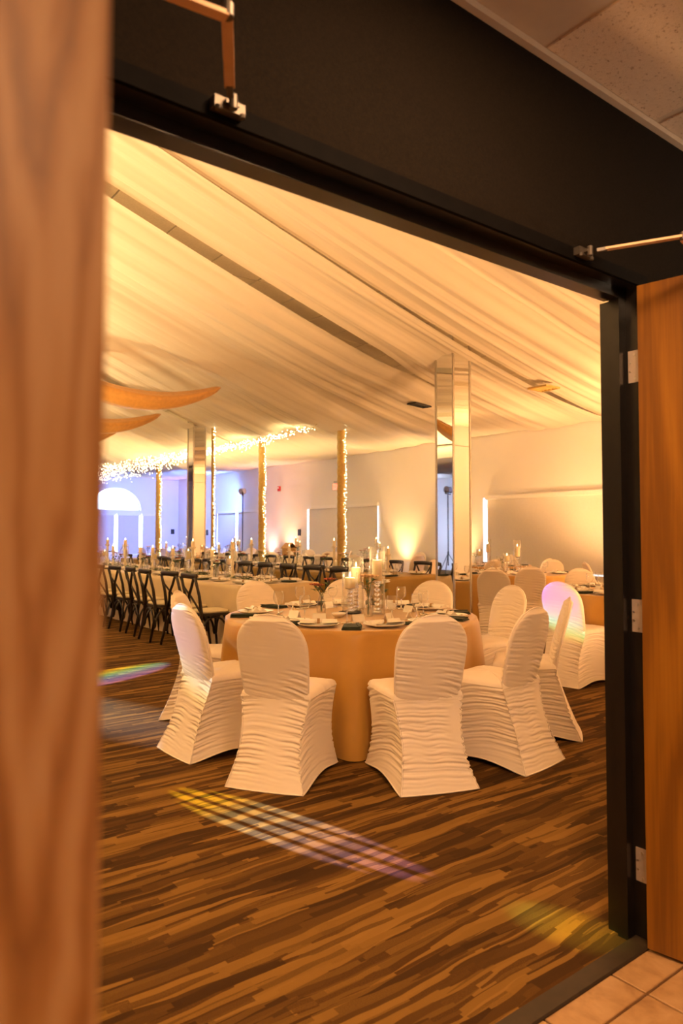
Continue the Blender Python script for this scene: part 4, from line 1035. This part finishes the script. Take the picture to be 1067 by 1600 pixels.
# ------------------------------------------------------------------ the other round tables
def round_set(cx, cy, where, chairs, labels, sets, cloth, cl_label, seed, candles=True):
    round_table((cx, cy, 0), seed, 'round banquet table ' + where, 'table'); cloth((cx, cy, 0), seed * 1.3, cl_label, 'tablecloth')
    for k, (a, r) in enumerate(chairs):
        lab = labels.get(k); dv = ((math.cos(R(a)) * 0.795 - math.sin(R(a)) * 0.606), (math.cos(R(a)) * 0.606 + math.sin(R(a)) * 0.795))
        pos = ('left' if dv[0] < -0.35 else 'right' if dv[0] > 0.35 else 'middle') + (' back' if dv[1] > 0.35 else ' front' if dv[1] < -0.35 else '')
        chair_at(cx, cy, a, r, lab or 'ivory chair at the %s of the round table ' % pos + where, 'covered chairs ' + where, k + seed)
    for a in sets:
        p = Vector((cx, cy, 0)) + Vector((math.cos(R(a)), math.sin(R(a)), 0)) * 0.70
        dv = ((math.cos(R(a)) * 0.795 - math.sin(R(a)) * 0.606), (math.cos(R(a)) * 0.606 + math.sin(R(a)) * 0.795))
        pos = ('left' if dv[0] < -0.35 else 'right' if dv[0] > 0.35 else 'middle') + (' back' if dv[1] > 0.35 else ' front' if dv[1] < -0.35 else '')
        setting(p.x, p.y, TZ, a + 180, 'at the %s of the table ' % pos + where, 'on the round table ' + where, green=True, full=False, cards=True, tum=False)
    if candles:
        hurr[2]((cx + 0.08, cy - 0.06, TZ), 0, 'tall candle in a glass cylinder on the round table ' + where, 'candle')
        hurr[0]((cx - 0.12, cy - 0.02, TZ), 0, 'short candle in a glass cylinder on the round table ' + where, 'candle')
        vase_white((cx - 0.02, cy + 0.16, TZ), seed, 'bud vase with white blooms on the round table ' + where, 'vase')
round_set(7.0, 4.0, 'beside the right door jamb', [(183, 1.60), (222, 1.6), (58, 1.6), (33, 1.6), (260, 1.6), (300, 1.6), (340, 1.6)],
          {0: 'ivory ruched chair with violet light on it near the right jamb', 1: 'ivory covered chair partly behind the right door jamb', 2: 'ivory covered chair facing us across the table beside the jamb', 3: 'rightmost ivory covered chair facing us beside the jamb'},
          (183, 147, 111, 75, 39, 219, 255, 291, 327, 3), gold_cloth, 'gold cloth on the round table beside the right door jamb', 1)
round_set(8.75, 7.15, 'just right of the mirrored column', [(229, 1.58), (213.6, 2.28), (12, 1.6), (95, 1.6)],
          {0: 'ivory ruched chair seen from behind right of the mirrored column', 1: 'ivory chair turned sideways at the foot of the mirrored column', 2: 'greyish covered chair facing left by the window wall'},
          (229, 190, 150, 20, 60, 100, 300), gold_cloth, 'gold cloth on the round table right of the mirrored column', 2)
round_set(10.9, 5.5, 'under the wide cream blind', [(60, 1.62), (140, 1.6), (200, 1.6)], {}, (100, 140, 180, 220, 260), cream_round, 'pale cloth on the round table under the wide cream blind', 3)
round_set(10.6, 9.35, 'behind the mirrored column', [(230, 1.6), (20, 1.58), (60, 1.58), (195, 1.6), (270, 1.6)], {}, (200, 240, 280, 20), gold_cloth, 'gold cloth on the round table by the wall behind the mirrored column', 4)
for k, (yy, wh) in enumerate(((12.6, 'under the warm wall glow'), (15.9, 'behind the nearest wrapped pole'), (19.2, 'before the pink wall glow'), (22.6, 'in the far blue corner'))):
    round_set(10.5, yy, wh, [(180, 1.6), (216, 1.6), (144, 1.6), (0, 1.6), (40, 1.6), (-40, 1.6), (90, 1.6), (270, 1.6)], {}, (180, 216, 144, 252), cream_round, 'pale cloth on the round table ' + wh, 5 + k)
    stick_tall((10.4, yy - 0.25, TZ), 0, 'turned candlestick on the round table ' + wh, 'candlestick')
    stick_short((10.62, yy - 0.12, TZ), 0, 'short turned candlestick on the round table ' + wh, 'candlestick')
    vase_rust((10.3, yy + 0.1, TZ), k, 'bud vase with rust blooms on the round table ' + wh, 'vase')
    vase_peach((10.35, yy - 0.42, TZ), k, 'bud vase with peach blooms on the round table ' + wh, 'vase')
round_set(7.8, 24.5, 'under the arched window', [(180, 1.6), (240, 1.6), (300, 1.6), (60, 1.6), (20, 1.6)], {}, (200, 250, 300), cream_round, 'pale cloth on the round table under the arched window', 9)
# wooden house-shaped card box
def card_box():
    e = empty('card_box', (10.12, 15.55, TZ), 0.2); hw, d, h = 0.14, 0.11, 0.24
    MB().box(-hw, hw, -d, -d + 0.012, 0, h).box(-hw, hw, d - 0.012, d, 0, h).box(-hw, -hw + 0.012, -d + 0.012, d - 0.012, 0, h).box(hw - 0.012, hw, -d + 0.012, d - 0.012, 0, h).box(-hw, hw, -d, d, 0, 0.01).build('walls', 'brown_wood', e)
    m = MB()
    for s in (-1, 1): m.add([(s * (hw + 0.03), -d - 0.02, h - 0.02), (0, -d - 0.02, h + 0.12), (0, d + 0.02, h + 0.12), (s * (hw + 0.03), d + 0.02, h - 0.02), (s * (hw + 0.03), -d - 0.02, h - 0.005), (0, -d - 0.02, h + 0.135), (0, d + 0.02, h + 0.135), (s * (hw + 0.03), d + 0.02, h - 0.005)], [(0, 1, 2, 3), (4, 7, 6, 5), (0, 4, 5, 1), (3, 2, 6, 7), (0, 3, 7, 4)])
    m.build('roof', 'brown_wood', e); m = MB().box(-0.06, 0.06, -d - 0.003, -d - 0.0005, 0.06, 0.14).build('window', 'card_paper', e)
    tag(e, 'wooden house-shaped card box on a far round table', 'box')
card_box()

# ------------------------------------------------------------------ wall fittings
e = empty('exit_sign', (XR - 0.03, 16.2, 2.72))
MB().bevbox(-0.03, 0.02, -0.16, 0.16, -0.10, 0.10, 0.006).build('housing', 'white_trim', e); 
MB().box(-0.034, -0.031, -0.14, 0.14, -0.08, 0.08).build('lit_face', 'exit_glow', e)
MB().box(-0.04, 0.02, -0.10, 0.10, 0.10, 0.16).build('emergency_lamp', 'grey_plastic', e)
tag(e, 'glowing red exit sign high on the right wall', 'sign')
bpy.ops.object.text_add() if False else None
tc = bpy.data.curves.new('exit_lettering', 'FONT'); tc.body = 'EXIT'; tc.size = 0.13; tc.align_x = 'CENTER'; tc.align_y = 'CENTER'; tc.extrude = 0.001
to = bpy.data.objects.new('exit_lettering', tc); col.objects.link(to); dg = bpy.context.evaluated_depsgraph_get()
me = bpy.data.meshes.new_from_object(to.evaluated_get(dg)); bpy.data.objects.remove(to)
me.materials.clear(); me.materials.append(MATS['white_trim']); to = bpy.data.objects.new('lettering', me); col.objects.link(to); to.parent = e; to.location = (-0.036, 0, 0); to.rotation_euler = (PI / 2, 0, -PI / 2)
e = empty('fire_alarm', (XR - 0.02, 19.3, 2.82)); MB().bevbox(-0.03, 0.018, -0.06, 0.06, -0.08, 0.08, 0.008).build('housing', 'red_plastic', e); MB().bevbox(-0.045, -0.031, -0.03, 0.03, 0.0, 0.05, 0.004).build('strobe', 'white_trim', e); tag(e, 'small red fire alarm strobe high on the right wall', 'alarm')
for (x, y, z, lab, hz) in ((XR - 0.012, 18.15, 1.41, 'dark wall control left of the grey blind', 0), (XR - 0.012, 24.4, 1.42, 'dark wall control left of the bluish blinds', 0), (11.95, YF - 0.012, 1.46, 'dark wall control on the far wall right of the arched window', 1)):
    e = empty('wall_control', (x, y, z)); hx, hy = (0.07, 0.012) if hz else (0.012, 0.07)
    MB().bevbox(-hx, hx, -hy, hy, -0.10, 0.10, 0.004).build('plate', 'black_plastic', e); MB().bevbox(-hx * 0.6 - 0.004, hx * 0.6 - 0.004, -hy * 0.6 - 0.004, hy * 0.6 - 0.004, -0.03, 0.05, 0.003).build('button', 'red_plastic', e); tag(e, lab, 'wall control')
# lamp stand
def lamp_stand(x, y, h, yaw, label, color, target, power, lens, spot=75):
    e = empty('lamp_stand', (x, y, 0), yaw)
    MB().tube([(0, 0, 0.35), (0, 0, h)], 0.017, 10).build('pole', 'black_plastic', e)
    for k in range(3):
        a = 2 * PI * k / 3; MB().tube([(0, 0, 0.75), (0.45 * math.cos(a), 0.45 * math.sin(a), 0.012)], 0.012, 8).build('leg', 'black_plastic', e)
    MB().lathe([(0.03, 0.70), (0.03, 0.80)], 12).build('collar', 'black_plastic', e)
    MB().bar((-0.30, 0, h), (0.30, 0, h), 0.04, 0.03).build('crossbar', 'black_plastic', e)
    t = Vector(target) - Vector((x, y, h)); 
    for dx in (-0.22, 0.18):
        hd = MB().lathe([(0.05, -0.10), (0.085, -0.08), (0.095, 0.10), (0.088, 0.10), (0.08, 0.06)], 18).build('lamp_head', 'grey_plastic', e, True, (dx, 0, h + 0.14))
        q = (Matrix.Rotation(-yaw, 3, 'Z') @ t).to_track_quat('Z', 'Y'); hd.rotation_euler = q.to_euler()
        MB().lathe([(0.078, 0.062), (0.078, 0.066)], 18).build('lens', lens, hd)
        MB().box(-0.105, -0.095, -0.02, 0.02, -0.14, 0.02).box(0.095, 0.105, -0.02, 0.02, -0.14, 0.02).box(-0.105, 0.105, -0.02, 0.02, -0.14, -0.128).build('yoke', 'black_plastic', e, False, (dx, 0, h + 0.14))
    tag(e, label, 'stage light')
    d = t.normalized(); o = lamp('stage_lamp', 'SPOT', Vector((x, y, h + 0.14)) + d * 0.16, target, power, color, spot=spot, blend=0.9, radius=0.08)
    return e
def uplight(x, y, color, power, lens, label, aim=(0, 0, 1), spot=70, r=0.06):
    e = empty('uplight', (x, y, 0)); 
    MB().lathe([(0.06, 0.0), (0.07, 0.004), (0.07, 0.16), (0.064, 0.16), (0.06, 0.12)], 18).build('can', 'black_plastic', e, True)
    MB().lathe([(0.058, 0.125), (0.058, 0.129)], 18).build('lens', lens, e)
    for s in (-1, 1): MB().box(s * 0.078 - 0.004, s * 0.078 + 0.004, -0.015, 0.015, 0.0, 0.12).build('bracket', 'black_plastic', e)
    tag(e, label, 'uplight')
    p = Vector((x, y, 0.18)); lamp('uplight_lamp', 'SPOT', p, p + Vector(aim), power, color, spot=spot, blend=0.8, radius=r)
# ------------------------------------------------------------------ hall lamps: wall uplights first, then unseen uplights added as fill
for (x, y, c, p, lb) in ((11.85, 11.3, AMBER, 200, 'amber uplight at the wall beside the wide cream blind'), (11.85, 13.3, AMBER, 230, 'amber uplight at the wall right of the grey blind'), (11.85, 18.6, (1.0, 0.50, 0.30), 220, 'amber uplight at the wall left of the grey blind'),
                         (11.9, 19.7, (1.0, 0.45, 0.40), 160, 'pinkish uplight at the wall below the fire alarm'), (11.9, 25.4, (0.8, 0.40, 0.9), 200, 'violet uplight in the far corner')):
    uplight(x, y, c, p, 'lens_warm', lb, (0.0, 0, 1), 70)
for k, (x, y, p, aim) in enumerate(((-1.6, 2.0, 560, (0.25, 0.45, 1)), (5.2, 1.7, 300, (0.1, 0.6, 1)), (8.4, 1.8, 380, (0.15, 0.6, 1)), (9.4, 2.3, 1000, (0.7, 0.9, 1)), (10.75, 7.75, 240, (0.1, 0.0, 1)))):  # unseen uplights added to brighten the near drapes and the right wall
    uplight(x, y, (1.0, 0.52, 0.20), p, 'lens_warm', 'added warm uplight on the carpet ' + ('left of the doorway', 'right of the doorway', 'by the entrance wall beyond the jamb', 'in the near right corner', 'between two tables under the cream blind')[k], aim, 130, 0.15)
LEFT_FILL = ((-1.6, 4.2, 460), (-1.0, 6.2, 500), (-0.5, 8.4, 560), (0.2, 10.6, 620), (0.5, 13.2, 620), (1.2, 15.8, 600))  # unseen row added to brighten the left part of the ceiling drapes
for k, (x, y, p) in enumerate(LEFT_FILL):
    uplight(x, y, (1.0, 0.66, 0.30), p, 'lens_warm', ORD[k] + ' of the added warm uplights in the row behind the left door leaf', (0.15, 0.1, 1), 120, 0.25)
for k, (x, y, p) in enumerate(((8.75, 14.25, 380), (8.9, 17.55, 330), (5.75, 16.2, 350))):  # more uplights added as warm fill for the far ceiling
    uplight(x, y, (1.0, 0.66, 0.28), p, 'lens_warm', 'added warm uplight standing on the hall carpet ' + ('behind the nearest wrapped poles', 'between far round tables', 'between the long tables')[k], (0, 0, 1), 105, 0.15)
lamp_stand(11.72, 20.85, 2.65, R(60), 'tall tripod stand with stage lamps beside the bluish blinds', (0.13, 0.24, 1.0), (10.0, 26.9, 1.9), 1300, 'lens_blue', 120)
lamp_stand(2.2, 17.5, 2.65, R(20), 'added tripod stand with stage lamps behind the left door leaf', (0.24, 0.28, 1.0), (12.2, 24.0, 1.9), 2600, 'lens_blue', 55)  # twin stand added out of view to throw blue light on the walls
lamp_stand(-5.0, 16.0, 2.65, R(-30), 'added tripod stand with stage lamps by the left wall', (0.5, 0.62, 1.0), (-8.0, 19.0, 1.6), 1600, 'lens_blue', 120)  # stand added out of view to light the left wall for the mirror
lamp_stand(-0.9, 13.4, 2.75, R(10), 'tripod stand with patterned effect lamps behind the left door leaf', (0.5, 0.6, 1.0), (-7.0, 20.0, 1.5), 60, 'lens_blue', 60)
def gobo(src, target, power, stops, hu, hv, axis='v', stripes=0, soft=0.25):
    """effect lamp beam: a colour run inside an elliptic mask, optionally cut into parallel bars"""
    o = lamp('effect_beam', 'SPOT', src, target, power, (1, 1, 1), spot=math.degrees(2.6 * max(hu, hv)) + 1.0, blend=0.05, radius=0.006)
    d = o.data; d.use_nodes = True; nt = d.node_tree; em = nt.nodes['Emission']
    N = lambda k: nt.nodes.new(k)
    def mth(op, a, b=None):
        x = N('ShaderNodeMath'); x.operation = op
        for i, vv in enumerate((a, b)):
            if vv is None: continue
            if isinstance(vv, (int, float)): x.inputs[i].default_value = vv
            else: nt.links.new(vv, x.inputs[i])
        return x.outputs[0]
    tcn = N('ShaderNodeTexCoord'); sp = N('ShaderNodeSeparateXYZ'); nt.links.new(tcn.outputs['Normal'], sp.inputs[0])
    z = mth('ABSOLUTE', sp.outputs[2]); u = mth('DIVIDE', mth('DIVIDE', sp.outputs[0], z), hu); v = mth('DIVIDE', mth('DIVIDE', sp.outputs[1], z), hv)
    rr = mth('ADD', mth('MULTIPLY', u, u), mth('MULTIPLY', v, v))
    mask = N('ShaderNodeMapRange'); nt.links.new(rr, mask.inputs[0]); mask.inputs[1].default_value = 1.0; mask.inputs[2].default_value = 1.0 - soft; mask.inputs[3].default_value = 0; mask.inputs[4].default_value = 1
    m_ = mask.outputs[0]
    if stripes:
        w_ = mth('ABSOLUTE', mth('SUBTRACT', mth('FRACT', mth('ADD', mth('MULTIPLY', u, stripes / 2), 50.0)), 0.5))
        sm = N('ShaderNodeMapRange'); nt.links.new(w_, sm.inputs[0]); sm.inputs[1].default_value = 0.36; sm.inputs[2].default_value = 0.24; sm.inputs[3].default_value = 0; sm.inputs[4].default_value = 1
        m_ = mth('MULTIPLY', m_, sm.outputs[0])
    rp = N('ShaderNodeValToRGB'); el = rp.color_ramp.elements
    while len(el) < len(stops): el.new(0.5)
    for e_, (p_, c_) in zip(el, stops): e_.position = p_; e_.color = c_
    nt.links.new(mth('ADD', mth('MULTIPLY', v if axis == 'v' else u, 0.5), 0.5), rp.inputs[0])
    nt.links.new(rp.outputs[0], em.inputs[0]); nt.links.new(m_, em.inputs[1])
FX = Vector((-0.9, 13.22, 2.45))
fe = empty('effect_lamp', (-0.9, 13.31, 2.45))
MB().bevbox(-0.20, 0.36, -0.055, 0.055, -0.10, 0.20, 0.008).build('housing', 'black_plastic', fe)
MB().box(-0.02, 0.02, 0.055, 0.072, -0.05, 0.05).build('clamp', 'steel', fe)
tag(fe, 'black multi-beam effect lamp clamped to a stand behind the left door leaf', 'stage light')
YEL, GRN, WHT, VIO, BLU, CYN = (1, 0.75, 0.05, 1), (0.35, 1, 0.3, 1), (0.9, 1, 0.85, 1), (0.55, 0.25, 1, 1), (0.15, 0.3, 1, 1), (0.3, 1, 0.95, 1)
BEAM = 1.0
gobo(FX, (1.78, 2.86, 0), 26000 * BEAM, [(0.0, (0.9, 0.6, 0.0, 1)), (0.25, YEL), (0.5, WHT), (0.7, (0.75, 0.65, 1, 1)), (1, VIO)], 0.0155, 0.0165, 'v', 4)
gobo(FX + Vector((0.12, 0, 0)), (2.35, 6.75, 0), 12000 * BEAM, [(0.0, YEL), (0.15, YEL), (0.35, GRN), (0.5, CYN), (0.7, BLU), (1, VIO)], 0.11, 0.012, 'v')
gobo(FX + Vector((0.24, 0, 0)), (1.75, 5.55, 0), 5000 * BEAM, [(0.0, BLU), (0.5, WHT), (1, (0.8, 0.8, 1, 1))], 0.05, 0.055, 'v', 0, 0.8)
gobo(FX + Vector((-0.12, 0, 0)), (1.93, 4.15, 0.70), 2300 * BEAM, [(0.0, YEL), (0.2, WHT), (0.45, (0.62, 0.55, 1, 1)), (0.7, (0.65, 0.65, 1, 1)), (0.85, (0.7, 0.95, 1, 1)), (1, (0.8, 0.9, 1, 1))], 0.016, 0.038, 'v', 0, 0.5)
gobo(FX + Vector((0.32, 0, 0.05)), (5.46, 3.98, 0.70), 4200 * BEAM, [(0.0, YEL), (0.12, GRN), (0.28, CYN), (0.4, (0.5, 0.6, 1, 1)), (0.6, VIO), (1, VIO)], 0.020, 0.026, 'v', 0, 0.6)
gobo(FX + Vector((0.06, 0, 0.08)), (2.13, 1.50, 0.0), 22000 * BEAM, [(0.0, GRN), (0.5, YEL), (1, (0.6, 0.8, 0.1, 1))], 0.011, 0.0042, 'v', 0, 0.9)
